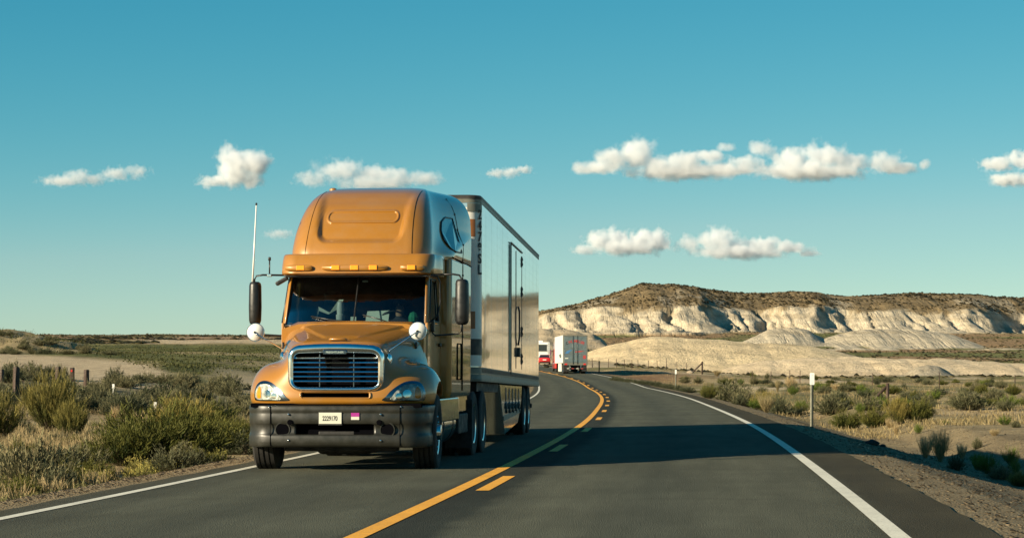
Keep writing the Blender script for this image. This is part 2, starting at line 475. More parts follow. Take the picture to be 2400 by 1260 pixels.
def sheet(name, radii, mat):
    A, R = np.meshgrid(ANG, radii)
    x, y = R*np.sin(A), R*np.cos(A)
    z, col, t, D, kk = terrain(x, y)
    P = np.stack([x, y, z], -1)
    return tag(grid_mesh(name, P, mat, colors=col), kind='structure')
r1 = np.concatenate([np.linspace(0.5, 14, 10)[:-1], rad_rows(14, 60, 130)[:-1], rad_rows(60, 260, 150)])
sheet('ground', r1, M_GROUND)
sheet('hills', np.concatenate([rad_rows(260, 460, 120)[:-1], rad_rows(460, 640, 50)]), M_MOUND)
sheet('mesa', np.concatenate([rad_rows(640, 760, 70)[:-1], rad_rows(760, 1010, 220)[:-1], rad_rows(1010, 1150, 25)[:-1], rad_rows(1150, 9000, 30)]), M_HILL)

# ------------------------------------------------------------------ road
def asphalt():
    m, n, b = new_mat('asphalt')
    a = N(n, 'ShaderNodeAttribute'); a.attribute_name = 'lane'
    sp = N(n, 'ShaderNodeSeparateXYZ'); n.links.new(a.outputs['Vector'], sp.inputs[0])
    g = N(n, 'ShaderNodeNewGeometry'); P = g.outputs['Position']
    wob = noise_tex(n, 0.8, 4, 0.6, P)
    w = N(n, 'ShaderNodeMath', operation='MULTIPLY_ADD'); n.links.new(wob, w.inputs[0]); w.inputs[1].default_value = 0.34; n.links.new(sp.outputs[0], w.inputs[2])
    mr = N(n, 'ShaderNodeMapRange'); mr.inputs['From Min'].default_value = -5; mr.inputs['From Max'].default_value = 5.5
    n.links.new(w.outputs[0], mr.inputs['Value'])
    K = lambda t: (t + 0.17 + 5)/10.5
    base = ramp(n, mr.outputs[0], [(K(-4.6), (0.105,0.088,0.066)), (K(-3.85), (0.090,0.080,0.064)), (K(-3.6), (0.082,0.078,0.067)), (K(-2.6), (0.122,0.116,0.095)), (K(-1.7), (0.090,0.088,0.075)), (K(-.9), (0.116,0.111,0.092)),
                 (K(-.2), (0.102,0.099,0.083)), (K(.04), (0.040,0.041,0.038)), (K(.52), (0.040,0.042,0.038)), (K(.74), (0.104,0.101,0.085)), (K(1.2), (0.124,0.118,0.097)), (K(2.1), (0.090,0.088,0.075)), (K(3.1), (0.120,0.114,0.094)),
                 (K(4.0), (0.104,0.098,0.080)), (K(4.35), (0.062,0.052,0.038)), (K(4.9), (0.072,0.058,0.040))])
    mp = N(n, 'ShaderNodeMapping'); mp.inputs['Scale'].default_value = (1.0, 0.09, 1); n.links.new(a.outputs['Vector'], mp.inputs[0])
    streak = noise_tex(n, 3.0, 4, 0.6, mp.outputs[0])
    f = noise_tex(n, 0.35, 4, 0.55, P); sp2 = noise_tex(n, 60, 3, 0.75, P)
    v = N(n, 'ShaderNodeTexVoronoi'); v.inputs['Scale'].default_value = 75.0; n.links.new(P, v.inputs['Vector'])
    base = mixc(n, 1.0, base, (0.76, 0.80, 0.68), 'MULTIPLY')
    c = mixc(n, 1.0, base, ramp(n, f, [(0.3, G3(0.84)), (0.7, G3(1.16))]), 'MULTIPLY')
    c = mixc(n, 1.0, c, ramp(n, streak, [(0.3, G3(0.86)), (0.7, G3(1.14))]), 'MULTIPLY')
    c = mixc(n, 1.0, c, ramp(n, sp2, [(0.3, G3(0.72)), (0.55, G3(1.0)), (0.75, G3(1.5))]), 'MULTIPLY')
    wp = N(n, 'ShaderNodeVectorMath', operation='MULTIPLY_ADD'); nz = N(n, 'ShaderNodeTexNoise'); nz.inputs['Scale'].default_value = 1.3; nz.inputs['Detail'].default_value = 5; n.links.new(P, nz.inputs['Vector'])
    n.links.new(nz.outputs['Color'], wp.inputs[0]); wp.inputs[1].default_value = (1.2, 1.2, 0); n.links.new(P, wp.inputs[2])
    ck = N(n, 'ShaderNodeTexVoronoi', feature='DISTANCE_TO_EDGE'); ck.inputs['Scale'].default_value = 0.16; n.links.new(wp.outputs[0], ck.inputs['Vector'])
    ckm = ramp(n, ck.outputs['Distance'], [(0.0, G3(0.42)), (0.0035, G3(0.6)), (0.006, G3(1.0))])
    c = mixc(n, ramp(n, noise_tex(n, 0.11, 3, 0.5, P), [(0.48, G3(0)), (0.6, G3(0.8))]), c, mixc(n, 1.0, c, ckm, 'MULTIPLY'))
    n.links.new(c, b.inputs['Base Color'])
    b.inputs['Roughness'].default_value = 0.95; b.inputs['Specular IOR Level'].default_value = 0.12
    bump(n, b, v.outputs['Distance'], 0.7, 0.012)
    return m
M_ASPHALT = asphalt()
def strip(name, s0, s1, ds, ts, dz, mat, parent=None, ragged=0.0):
    s = np.arange(s0, s1 + ds*0.5, ds)
    S, T = np.meshgrid(s, np.asarray(ts, float), indexing='ij')
    if ragged:
        T = T.copy()
        T[:, 0] += (fbm(s*2.1, s*0+3, 4)-.5)*ragged; T[:, -1] += (fbm(s*2.1, s*0+8, 4)-.5)*ragged
    P = road_xyz(S, T, dz)
    return grid_mesh(name, P, mat, parent, uv=np.stack([T, S], -1))
road = tag(strip('road', -60, 440, 0.5, [P_L, -3.8, -2.5, -1, 0, .6, 1.5, 3, 4.4, P_R], 0.0, M_ASPHALT, ragged=.10), kind='structure')
def paint(name, c):
    m, n, b = new_mat(name)
    g = N(n, 'ShaderNodeNewGeometry'); P = g.outputs['Position']
    f = noise_tex(n, 30, 4, 0.75, P); f2 = noise_tex(n, 1.5, 4, 0.6, P)
    cc = mixc(n, 1.0, c, ramp(n, f2, [(0.3, G3(0.85)), (0.7, G3(1.08))]), 'MULTIPLY')
    cc = mixc(n, ramp(n, f, [(0.56, G3(0)), (0.68, G3(0.75))]), cc, (0.10, 0.09, 0.07))
    n.links.new(cc, b.inputs['Base Color']); b.inputs['Roughness'].default_value = 0.7
    bump(n, b, f, 0.5, 0.004)
    return m
M_YEL, M_WHT = paint('yellow_paint', (0.80, 0.36, 0.02)), paint('white_paint', (0.66, 0.62, 0.50))
strip('yellow_line', -60, 440, 0.5, [-.08, .08], 0.005, M_YEL, road)
strip('white_edge_line', -60, 440, 0.5, [W_R-.075, W_R+.075], 0.005, M_WHT, road)
strip('white_edge_line', -60, 440, 0.5, [W_L-.065, W_L+.065], 0.005, M_WHT, road)
s = 17.0 - 12.7*4
while s < 330:
    strip('yellow_dash', s, s + 3.6, 0.6, [.21, .36], 0.005, M_YEL, road); s += 12.75
# ------------------------------------------------------------------ clouds: lumpy volumes far off
def cloud(name, label, depth, blobs, group=None, amp=0.75, gain=1.0, nscale=1.0):
    """blobs: (px, py, rx, ry) ellipses in photo pixels, built as ellipsoids at that distance"""
    k = depth/FPX
    cs = [(at(px, py, depth), rx*k, ry*k) for px, py, rx, ry in blobs]
    cx = sum(c.x for c, _, _ in cs)/len(cs); cz = sum(c.z for c, _, _ in cs)/len(cs)
    o0 = Vector((cx, depth, cz))
    x0 = min(c.x-r*1.55 for c, r, q in cs)-cx; x1 = max(c.x+r*1.55 for c, r, q in cs)-cx
    z0 = min(c.z-q*1.3 for c, r, q in cs)-cz; z1 = max(c.z+q*1.7 for c, r, q in cs)-cz
    dep = max(max(q for _, _, q in cs)*2.0, max(r for _, r, _ in cs)*0.9)
    m = bpy.data.materials.new(name + '_vapour'); m.use_nodes = True
    n = m.node_tree; n.nodes.clear()
    out = N(n, 'ShaderNodeOutputMaterial'); vol = N(n, 'ShaderNodeVolumePrincipled')
    vol.inputs['Color'].default_value = (0.97, 0.985, 1.0, 1)
    vol.inputs['Anisotropy'].default_value = 0.1
    co = coords(n)
    q0 = max(q for _, _, q in cs)
    nf = noise_tex(n, 1.15*nscale/q0, 10, 0.68, co)
    field = None
    for c, rx, rz in cs:
        sub = N(n, 'ShaderNodeVectorMath', operation='SUBTRACT'); n.links.new(co, sub.inputs[0]); sub.inputs[1].default_value = (c.x-cx, random.uniform(-.25, .25)*rx, c.z-cz)
        dv = N(n, 'ShaderNodeVectorMath', operation='DIVIDE'); n.links.new(sub.outputs[0], dv.inputs[0]); dv.inputs[1].default_value = (rx, max(rz*1.1, rx*.6), rz)
        ln = N(n, 'ShaderNodeVectorMath', operation='LENGTH'); n.links.new(dv.outputs[0], ln.inputs[0])
        om = N(n, 'ShaderNodeMath', operation='SUBTRACT'); om.inputs[0].default_value = 1.0; n.links.new(ln.outputs['Value'], om.inputs[1])
        if field is None: field = om.outputs[0]
        else:
            mx = N(n, 'ShaderNodeMath', operation='SMOOTH_MAX'); mx.inputs[2].default_value = 0.22
            n.links.new(field, mx.inputs[0]); n.links.new(om.outputs[0], mx.inputs[1]); field = mx.outputs[0]
    ad = N(n, 'ShaderNodeMath', operation='MULTIPLY_ADD'); n.links.new(nf, ad.inputs[0]); ad.inputs[1].default_value = 3.3; n.links.new(field, ad.inputs[2])
    mr = N(n, 'ShaderNodeMapRange'); n.links.new(ad.outputs[0], mr.inputs['Value'])
    mr.inputs['From Min'].default_value = 1.65 - 0.02; mr.inputs['From Max'].default_value = 1.65 + 1.0
    mr.inputs['To Max'].default_value = gain*5.6/(q0)
    n.links.new(mr.outputs[0], vol.inputs['Density']); n.links.new(vol.outputs[0], out.inputs['Volume'])
    o = MB().b(x0, x1, -dep, dep, z0, z1).build(name, m)
    o.location = o0
    return tag(o, label, 'cloud', group)

CLOUDS = [
 ('small flat cloud with two low puffs, the leftmost cloud in the sky', 9000, [(150,424,55,14),(185,414,35,18),(215,420,40,14),(275,408,35,18),(320,402,32,16)], .7, .20),
 ('bright upright cumulus puff left of the tractor roof above the whip antenna', 8600, [(500,425,38,16),(545,385,38,42),(545,360,22,24),(595,385,38,36),(590,425,26,22),(560,412,50,28)], .6, .85),
 ('broad grey-white cloud rising just behind the tractor roof', 9400, [(730,420,42,20),(800,400,60,28),(870,408,60,24),(930,418,50,24),(990,416,50,18),(880,428,95,20)], .65, .28),
 ('tiny cloud wisp in the gap above the trailer roof', 9800, [(1165,406,26,11),(1195,404,28,13),(1228,398,24,11)], .7, .22),
 ('long white cumulus bank with a tall puff at its left end, high on the right', 8800, [(1395,392,55,18),(1435,375,45,30),(1495,362,48,40),(1540,385,45,26),(1600,385,60,26),(1660,368,45,16),(1700,345,24,12),(1590,400,120,20),(1690,400,60,18)], .68, .6),
 ('long ragged cumulus bank, the right half of the high cloud row', 9000, [(1700,400,45,16),(1750,385,45,24),(1790,350,32,20),(1855,378,50,34),(1925,370,60,34),(1990,385,45,24),(2070,378,45,26),(2110,392,45,16),(1900,402,130,20),(2165,385,16,12)], .68, .6),
 ('two stacked white puffs cut off by the right edge of the sky', 9200, [(2340,384,45,18),(2390,374,40,22),(2440,384,45,24),(2360,420,45,16),(2420,420,50,18)], .62, .6),
 ('low cumulus with two rounded humps, nearest above the far trailer', 12500, [(1370,585,28,14),(1410,565,40,26),(1440,560,36,28),(1510,562,42,30),(1540,566,36,28),(1470,580,85,18)], .55, .65),
 ('low flat-based cumulus trailing off to the right, above the mesa', 12500, [(1615,570,30,20),(1680,563,48,32),(1725,575,42,24),(1790,574,50,20),(1850,580,50,15),(1740,590,110,17),(1890,594,26,8)], .6, .55),
 ('faint small cloud scrap between the whip antenna and the tractor roof', 11000, [(655,548,34,12),(640,550,24,9)], .8, .10),
]
for lab, d, bl, am, ga in CLOUDS:
    cloud('cloud', lab, d, bl, amp=am, gain=ga)
# ------------------------------------------------------------------ vehicle materials
def car_paint(name, col, flake=0.25, var=0.05, rough=0.38):
    m, n, b = new_mat(name)
    co = coords(n)
    f = noise_tex(n, 700, 2, 0.5, co); d = noise_tex(n, 2.2, 6, 0.65, co)
    c = ramp(n, f, [(0.3, tuple(q*(1-flake) for q in col)), (0.7, tuple(q*(1+flake) for q in col))])
    c = mixc(n, ramp(n, d, [(0.45, G3(0)), (0.8, G3(0.2))]), c, (0.30, 0.24, 0.17))      # thin road dust
    n.links.new(c, b.inputs['Base Color'])
    b.inputs['Metallic'].default_value = 0.08
    b.inputs['Roughness'].default_value = rough
    b.inputs['Coat Weight'].default_value = 1.0
    r = ramp(n, d, [(0.35, G3(0.015)), (0.75, G3(0.07))]); n.links.new(r, b.inputs['Coat Roughness'])
    return m
M_ORANGE = car_paint('bronze_orange_paint', (0.325, 0.137, 0.011), 0.12, rough=0.42)
M_CHROME = simple('chrome', (0.80, 0.82, 0.84), 0.07, 1.0, var=0.1)
M_DCHROME = simple('dark_chrome', (0.16, 0.2, 0.24), 0.18, 1.0, var=0.2)
M_ALU = simple('polished_aluminium', (0.62, 0.63, 0.62), 0.2, 1.0, var=0.15, scale=3)
M_BUMP = simple('grey_bumper_plastic', (0.016, 0.0158, 0.0115), 0.42, 0.0, var=0.28, scale=3.5, bmp=0.002)
M_BLACK = simple('black_plastic', (0.012, 0.012, 0.012), 0.4, var=0.3)
M_VOID = simple('dark_recess', (0.003, 0.003, 0.004), 1.0, var=0.2, spec=0.0)  # matte near-black: shade of holes and gaps put into colour; dark seams too
M_INT = simple('cab_interior', (0.012, 0.012, 0.013), 0.9, var=0.3)
M_CHASSIS = simple('chassis_black', (0.012, 0.011, 0.010), 0.7, var=0.4, scale=4)
M_AMBER = simple('amber_lens', (0.95, 0.30, 0.01), 0.25, coat=0.6, var=0.15, scale=60)
M_RED = simple('red_lens', (0.55, 0.02, 0.015), 0.25, coat=0.6, var=0.2, scale=60)
M_WHITEP = simple('white_enamel', (0.72, 0.71, 0.66), 0.35, coat=0.4, var=0.06)
M_PLATE = simple('plate_white', (0.50, 0.50, 0.42), 0.5, var=0.06)
M_INK = simple('black_ink', (0.02, 0.02, 0.018), 0.6, var=0.2)
M_MAG = simple('magenta_sticker', (0.30, 0.012, 0.20), 0.5, var=0.1)
M_PAPER = simple('paper', (0.75, 0.78, 0.66), 0.8, var=0.06)
M_SKIN = simple('skin', (0.42, 0.24, 0.16), 0.6, var=0.1)
M_CLOTH = simple('dark_shirt', (0.03, 0.035, 0.05), 0.9, var=0.2)
M_GREENB = simple('green_plastic', (0.05, 0.28, 0.16), 0.2, coat=0.5, var=0.3, scale=20)
def rubber():
    m, n, b = new_mat('tyre_rubber'); co = coords(n)
    c = ramp(n, noise_tex(n, 9, 5, 0.7, co), [(0.3, G3(0.010)), (0.7, (0.030, 0.027, 0.022))])
    n.links.new(c, b.inputs['Base Color']); b.inputs['Roughness'].default_value = 0.85
    bump(n, b, noise_tex(n, 40, 3, 0.6, co), 0.4, 0.004); return m
M_TYRE = rubber()
def glass(name, tintc, rough=0.02):
    m = bpy.data.materials.new(name); m.use_nodes = True; n = m.node_tree; n.nodes.clear()
    o = N(n, 'ShaderNodeOutputMaterial'); tr = N(n, 'ShaderNodeBsdfTransparent'); gl = N(n, 'ShaderNodeBsdfGlossy'); mx = N(n, 'ShaderNodeMixShader')
    tr.inputs[0].default_value = (*tintc, 1); gl.inputs['Roughness'].default_value = rough
    d = N(n, 'ShaderNodeBsdfDiffuse'); d.inputs[0].default_value = (0.35, 0.33, 0.27, 1); m2 = N(n, 'ShaderNodeMixShader')
    f = ramp(n, noise_tex(n, 3.0, 6, 0.7, coords(n)), [(0.45, G3(0.0)), (0.85, G3(0.008))])
    n.links.new(f, m2.inputs[0])
    fr = N(n, 'ShaderNodeFresnel'); fr.inputs['IOR'].default_value = 1.5
    n.links.new(fr.outputs[0], mx.inputs[0]); n.links.new(tr.outputs[0], mx.inputs[1]); n.links.new(gl.outputs[0], mx.inputs[2])
    n.links.new(mx.outputs[0], m2.inputs[1]); n.links.new(d.outputs[0], m2.inputs[2])
    n.links.new(m2.outputs[0], o.inputs['Surface']); return m
M_GLASS = glass('tinted_windscreen', (0.34, 0.43, 0.44))
M_CLEAR = glass('clear_lens', (0.85, 0.88, 0.86))
def lamp_reflector():
    m, n, b = new_mat('lamp_reflector'); co = coords(n)
    v = N(n, 'ShaderNodeTexVoronoi'); v.inputs['Scale'].default_value = 16.0; n.links.new(co, v.inputs['Vector'])
    c = ramp(n, v.outputs['Color'], [(0.1, (0.25, 0.27, 0.26)), (0.6, (0.62, 0.62, 0.58)), (0.9, (0.9, 0.9, 0.85))])
    n.links.new(c, b.inputs['Base Color']); b.inputs['Metallic'].default_value = 0.15; b.inputs['Roughness'].default_value = 0.3
    bump(n, b, v.outputs['Distance'], 0.8, 0.02); b.inputs['Coat Weight'].default_value = 1.0
    return m
M_LAMP = lamp_reflector()

def wheel(parent, c, r=0.51, w=0.28, side=1, rim=M_ALU, steer=0.0, dual=False):
    """wheel > tyre, rim; axis along local x, outer face on the +x side when side = 1"""
    we = empty('wheel', c, (0, 0, steer)); we.parent = parent
    def tyre(x0):
        p = []
        h = w/2
        prof = [(-h*.80, r*.60), (-h*.98, r*.70), (-h*1.0, r*.84), (-h*.93, r*.945), (-h*.80, r*.985)]
        for a, b_ in ((-.8,-.46),(-.38,-.06),(.06,.38),(.46,.8)):
            prof += [(a*h, r*.985 if abs(a) > .7 else r*.965), (a*h+.004, r), (b_*h-.004, r), (b_*h, r*.965 if abs(b_) < .7 else r*.985)]
        prof += [(h*.93, r*.945), (h*1.0, r*.84), (h*.98, r*.70), (h*.80, r*.60)]
        o = MB().lathe(prof, 'X', 48).build('tyre', M_TYRE, we, smooth=True, auto=0.5)
        o.location.x = x0
    tyre(0)
    if dual: tyre(-side*(w+.06))
    h = w/2*side
    if not dual:   # steer wheel: bulging hub
        prof = [(-h*.5, r*.30), (h*.72, r*.60), (h*.86, r*.595), (h*.80, r*.55), (h*.45, r*.50), (h*.55, r*.34), (h*.62, r*.22), (h*1.15, r*.20), (h*1.2, r*.14), (h*1.22, .005)]
    else:
        prof = [(-h*.5, r*.30), (h*.78, r*.60), (h*.90, r*.595), (h*.82, r*.55), (-h*.25, r*.48), (-h*.35, r*.25), (h*.6, r*.20), (h*.7, r*.15), (h*.72, .005)]
    MB().lathe(prof, 'X', 40).build('rim', rim, we, smooth=True, auto=0.6)
    nb = MB()
    for k in range(10):
        a = 2*math.pi*k/10
        nb.lathe([(h*.45 if not dual else -h*.35, .016), (h*.80 if not dual else h*.05, .016), (h*.86 if not dual else h*.1, .008)], 'X', 8, (0, r*.42*math.cos(a), r*.42*math.sin(a)))
    tag(nb.build("lug_nuts", M_CHROME, we, smooth=True, auto=0.5), kind="stuff")
    return we

def text_mesh(name, s, size, mat, parent, loc, rot, extrude=0.002, sx=1.0, align='CENTER', bold=0.0):
    cu = bpy.data.curves.new(name, 'FONT'); cu.body = s; cu.size = size; cu.align_x = align; cu.align_y = 'CENTER'; cu.extrude = extrude; cu.offset = bold
    o = bpy.data.objects.new('tmp_text', cu); C.objects.link(o)
    dg = bpy.context.evaluated_depsgraph_get()
    me = bpy.data.meshes.new_from_object(o.evaluated_get(dg)); me.name = name
    bpy.data.objects.remove(o); me.materials.clear(); me.materials.append(mat)
    q = link_mesh(name, me, parent); q.location = loc; q.rotation_euler = rot; q.scale = (sx, 1, 1)
    return q

def catmull(tab, x):
    """smooth interpolation of a table [(x, v...)] at points x"""
    T = np.array(tab, float); xs = T[:, 0]; out = []
    x = np.asarray(x, float)
    for k in range(1, T.shape[1]):
        y = T[:, k]; d = np.gradient(y, xs)
        i = np.clip(np.searchsorted(xs, x)-1, 0, len(xs)-2); h = xs[i+1]-xs[i]; t = (x-xs[i])/h
        out.append((2*t**3-3*t**2+1)*y[i] + (t**3-2*t**2+t)*h*d[i] + (-2*t**3+3*t**2)*y[i+1] + (t**3-t**2)*h*d[i+1])
    return out
def rrect(hw, z0, z1, r, n=6, arch=0.0):
    """rounded rectangle outline in (u, z), counter-clockwise"""
    pts = []
    for cx, cz, a0 in ((hw-r, z0+r, -90), (hw-r, z1-r, 0), (-hw+r, z1-r, 90), (-hw+r, z0+r, 180)):
        for k in range(n+1):
            a = math.radians(a0 + 90*k/n); pts.append((cx + r*math.cos(a), cz + r*math.sin(a)))
    out = []
    for i in range(len(pts)):
        p, q = pts[i], pts[(i+1) % len(pts)]; m = max(1, int(math.dist(p, q)/.08))
        out += [(p[0]+(q[0]-p[0])*k/m, p[1]+(q[1]-p[1])*k/m) for k in range(m)]
    if arch: out = [(u, z + (arch*(1-(u/hw)**2) if z > (z0+z1)/2 else -arch*.4*(1-(u/hw)**2))) for u, z in out]
    return out
# ------------------------------------------------------------------ the bronze tractor
TR_YAW = math.radians(5.5)
M_DWIN = simple('sleeper_glass', (0.02, 0.024, 0.026), 0.12, coat=0.5, var=0.2)
tractor = empty('semi_tractor', (-2.36, 30.6, -0.02), (0, 0, -TR_YAW))
tag(tractor, 'bronze-orange long-nose semi tractor with raised sleeper roof coming down the road', 'truck')

# hood with fenders: a control cage, subdivided
cage = [  # rows from the front lip up the nose and back to the cowl; columns from the middle to the wheel arch
 [(0,.085,.905),(.33,.09,.905),(.62,.11,.905),(.80,.15,.905),(1.0,.26,.905),(1.15,.42,.905),(1.225,.58,.905),(1.24,.64,.90)],
 [(0,.05,.935),(.33,.055,.935),(.62,.075,.935),(.80,.115,.935),(1.0,.22,.94),(1.16,.39,.94),(1.245,.57,.94),(1.26,.64,.93)],
 [(0,.05,1.05),(.33,.055,1.05),(.62,.075,1.05),(.80,.12,1.06),(1.0,.22,1.08),(1.17,.39,1.08),(1.255,.58,1.05),(1.275,.655,1.0)],
 [(0,.10,1.14),(.33,.10,1.14),(.60,.115,1.14),(.78,.15,1.17),(.98,.25,1.20),(1.15,.42,1.20),(1.255,.60,1.15),(1.28,.68,1.06)],
 [(0,.12,1.32),(.33,.12,1.32),(.60,.13,1.31),(.74,.18,1.30),(.93,.34,1.32),(1.10,.52,1.33),(1.235,.68,1.27),(1.28,.74,1.12)],
 [(0,.13,1.54),(.33,.13,1.54),(.61,.15,1.53),(.72,.28,1.44),(.87,.52,1.42),(1.05,.68,1.43),(1.215,.82,1.36),(1.285,.84,1.18)],
 [(0,.14,1.67),(.33,.145,1.67),(.60,.18,1.66),(.72,.42,1.55),(.85,.72,1.47),(1.03,.86,1.47),(1.205,.98,1.39),(1.285,1.0,1.21)],
 [(0,.20,1.745),(.33,.22,1.745),(.58,.30,1.73),(.75,.58,1.63),(.87,.92,1.50),(1.03,1.05,1.46),(1.20,1.16,1.38),(1.285,1.16,1.20)],
 [(0,.55,1.80),(.36,.56,1.80),(.62,.62,1.785),(.82,.82,1.70),(.92,1.08,1.52),(1.05,1.22,1.42),(1.195,1.34,1.32),(1.28,1.36,1.14)],
 [(0,1.05,1.89),(.40,1.05,1.89),(.70,1.08,1.87),(.90,1.15,1.78),(.98,1.28,1.52),(1.07,1.38,1.36),(1.18,1.46,1.22),(1.265,1.5,1.05)],
 [(0,1.48,1.995),(.42,1.49,1.99),(.76,1.50,1.97),(.97,1.52,1.87),(1.02,1.53,1.52),(1.08,1.55,1.30),(1.16,1.58,1.10),(1.24,1.6,.95)],
]
def build_hood():
    bm = bmesh.new(); rows = []
    for r in cage:
        full = [(-u, y, z) for u, y, z in r[:0:-1]] + list(r)
        rows.append([bm.verts.new(p) for p in full])
    for i in range(len(rows)-1):
        for k in range(len(rows[0])-1):
            bm.faces.new((rows[i][k], rows[i][k+1], rows[i+1][k+1], rows[i+1][k]))
    bmesh.ops.recalc_face_normals(bm, faces=bm.faces)
    me = bpy.data.meshes.new('hood'); bm.to_mesh(me); bm.free()
    o = link_mesh('tmp_hood', me); m = o.modifiers.new('s', 'SUBSURF'); m.levels = m.render_levels = 4
    me2 = bpy.data.meshes.new_from_object(o.evaluated_get(bpy.context.evaluated_depsgraph_get()))
    bpy.data.objects.remove(o); me2.name = 'hood'
    return me2
hood_me = build_hood()
hood_bvh = BVHTree.FromPolygons([v.co for v in hood_me.vertices], [tuple(p.vertices) for p in hood_me.polygons])
def on_hood(u, z, off=0.0):
    h = hood_bvh.ray_cast(Vector((u, -3, z)), Vector((0, 1, 0)))
    return (h[0].y if h[0] is not None else 0.6) - off
# cut the grille and the slot under it out of the nose
bm = bmesh.new(); bm.from_mesh(hood_me)
kill = []
for f in bm.faces:
    c = f.calc_center_median()
    if c.y < .5 and ((abs(c.x) < .575 and 1.125 < c.z < 1.60) or (abs(c.x) < .45 and .995 < c.z < 1.058)): kill.append(f)
bmesh.ops.delete(bm, geom=kill, context='FACES')
for v in bm.verts:   # raised middle panel of the hood top
    if v.co.y > .33 and v.co.z > 1.7:
        ub = .19 + .50*(v.co.y-.4)
        v.co.z += .024*(1-float(smooth01(ub-.018, ub+.018, abs(v.co.x))))*float(smooth01(.36, .6, v.co.y))
for f in bm.faces: f.smooth = True
bm.to_mesh(hood_me); bm.free()
hood_me.materials.append(M_ORANGE)
hood = link_mesh('hood', hood_me, tractor)
so = hood.modifiers.new('thick', 'SOLIDIFY'); so.thickness = 0.03; so.offset = -1

def patch(name, outline, mat, parent, off, n=10, flat=None):
    """a thin skin over the nose with this (u, z) outline"""
    cu = sum(p[0] for p in outline)/len(outline); cz = sum(p[1] for p in outline)/len(outline)
    rings = []
    for k in range(1, n+1):
        t = k/n; rings.append([(cu+(u-cu)*t, cz+(z-cz)*t) for u, z in outline])
    vs, fs = [(cu, on_hood(cu, cz, off), cz)], []
    m = len(outline)
    for r in rings: vs += [(u, on_hood(u, z, off), z) for u, z in r]
    for k in range(m): fs.append((0, 1+k, 1+(k+1) % m))
    for i in range(n-1):
        for k in range(m): fs.append((1+i*m+k, 1+(i+1)*m+k, 1+(i+1)*m+(k+1) % m, 1+i*m+(k+1) % m))
    nb = len(vs); vs += [(u, on_hood(u, z, -0.02), z) for u, z in rings[-1]]
    for k in range(m): fs.append((1+(n-1)*m+k, nb+k, nb+(k+1) % m, 1+(n-1)*m+(k+1) % m))
    return MB().add(vs, fs).build(name, mat, parent, smooth=True, auto=0.9)
def curve_pts(ctrl, n=36):
    """closed smooth curve through control points"""
    P = [Vector((u, z)) for u, z in ctrl]; m = len(P); out = []
    per = max(2, n//m)
    for i in range(m):
        a, b, c, d = P[i-1], P[i], P[(i+1) % m], P[(i+2) % m]
        for k in range(per):
            t = k/per
            q = 0.5*((2*b) + (-a+c)*t + (2*a-5*b+4*c-d)*t*t + (-a+3*b-3*c+d)*t**3)
            out.append((q.x, q.y))
    return out
for sgn in (1, -1):
    hl = empty('headlight', (0, 0, 0)); hl.parent = tractor
    o1 = curve_pts([(sgn*u, z) for u, z in ((.635,.952),(.90,.945),(1.10,.945),(1.155,.965),(1.165,1.06),(1.12,1.17),(1.03,1.215),(.90,1.195),(.76,1.10),(.68,1.01))], 40)
    patch('bezel', o1, M_DCHROME, hl, 0.010)
    o2 = curve_pts([(sgn*u, z) for u, z in ((.745,.965),(.93,.962),(1.09,.962),(1.135,.98),(1.14,1.06),(1.10,1.14),(1.02,1.178),(.92,1.160),(.82,1.085),(.765,1.01))], 40)
    patch('reflector', o2, M_LAMP, hl, 0.018)
    o3 = curve_pts([(sgn*u, z) for u, z in ((1.055,.985),(1.105,.985),(1.12,1.05),(1.09,1.125),(1.06,1.13),(1.045,1.05))], 24)
    patch('indicator_lens', o3, M_AMBER, hl, 0.026, 4)
    for uu, zz, rr in ((.95, 1.045, .055), (.845, 1.015, .04)):
        oo = [(sgn*(uu + rr*math.cos(k*math.pi/8)), zz + rr*math.sin(k*math.pi/8)) for k in range(16)]
        patch('lamp_bowl', oo, M_CHROME, hl, 0.024, 3)
    patch('cover_lens', o2, M_CLEAR, hl, 0.040)

# grille: chrome surround, dark core, slats, uprights, badge
gy = lambda u: 0.075 + 0.07*u*u
grille = empty('grille'); grille.parent = tractor
gc = 1.36
no = len(rrect(.64, 1.095, 1.665, .13, 6))
def ring_from(hw, z0, z1, r, arch, y):
    p = rrect(hw, z0, z1, r, 8, 0)
    # resample to a fixed count
    L = [0]; m = len(p)
    for i in range(m): L.append(L[-1] + math.dist(p[i], p[(i+1) % m]))
    out = []
    for k in range(120):
        d = L[-1]*k/120; i = max(j for j in range(m) if L[j] <= d); t = (d-L[i])/(L[i+1]-L[i]); a, b = p[i], p[(i+1) % m]
        u, z = a[0]+(b[0]-a[0])*t, a[1]+(b[1]-a[1])*t
        z += arch*(1-(u/hw)**2)*(1 if z > gc else -.35)
        out.append(Vector((u, gy(u)+y, z)))
    return out
MB().loft([ring_from(.648,1.085,1.675,.15,.035,.05), ring_from(.650,1.083,1.677,.15,.035,.015), ring_from(.640,1.09,1.668,.145,.035,-.030), ring_from(.615,1.105,1.635,.13,.03,-.048),
           ring_from(.585,1.122,1.60,.10,.02,-.042), ring_from(.565,1.135,1.578,.075,.012,-.018), ring_from(.556,1.142,1.568,.065,.01,.06)], True, False).build('surround', M_CHROME, grille, smooth=True)
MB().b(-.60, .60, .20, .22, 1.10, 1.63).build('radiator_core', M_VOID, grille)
for k in range(6):
    z = 1.515 - k*0.0615
    rings = []
    for j in range(17):
        u = -.575 + 1.15*j/16; y = gy(u)
        rings.append([(u, y+.006, z+.013), (u, y-.006, z-.003), (u, y-.004, z-.007), (u, y+.05, z-.014), (u, y+.05, z-.004)])
    MB().loft(rings, True, True).build('slat', M_CHROME, grille, smooth=True, auto=0.5)
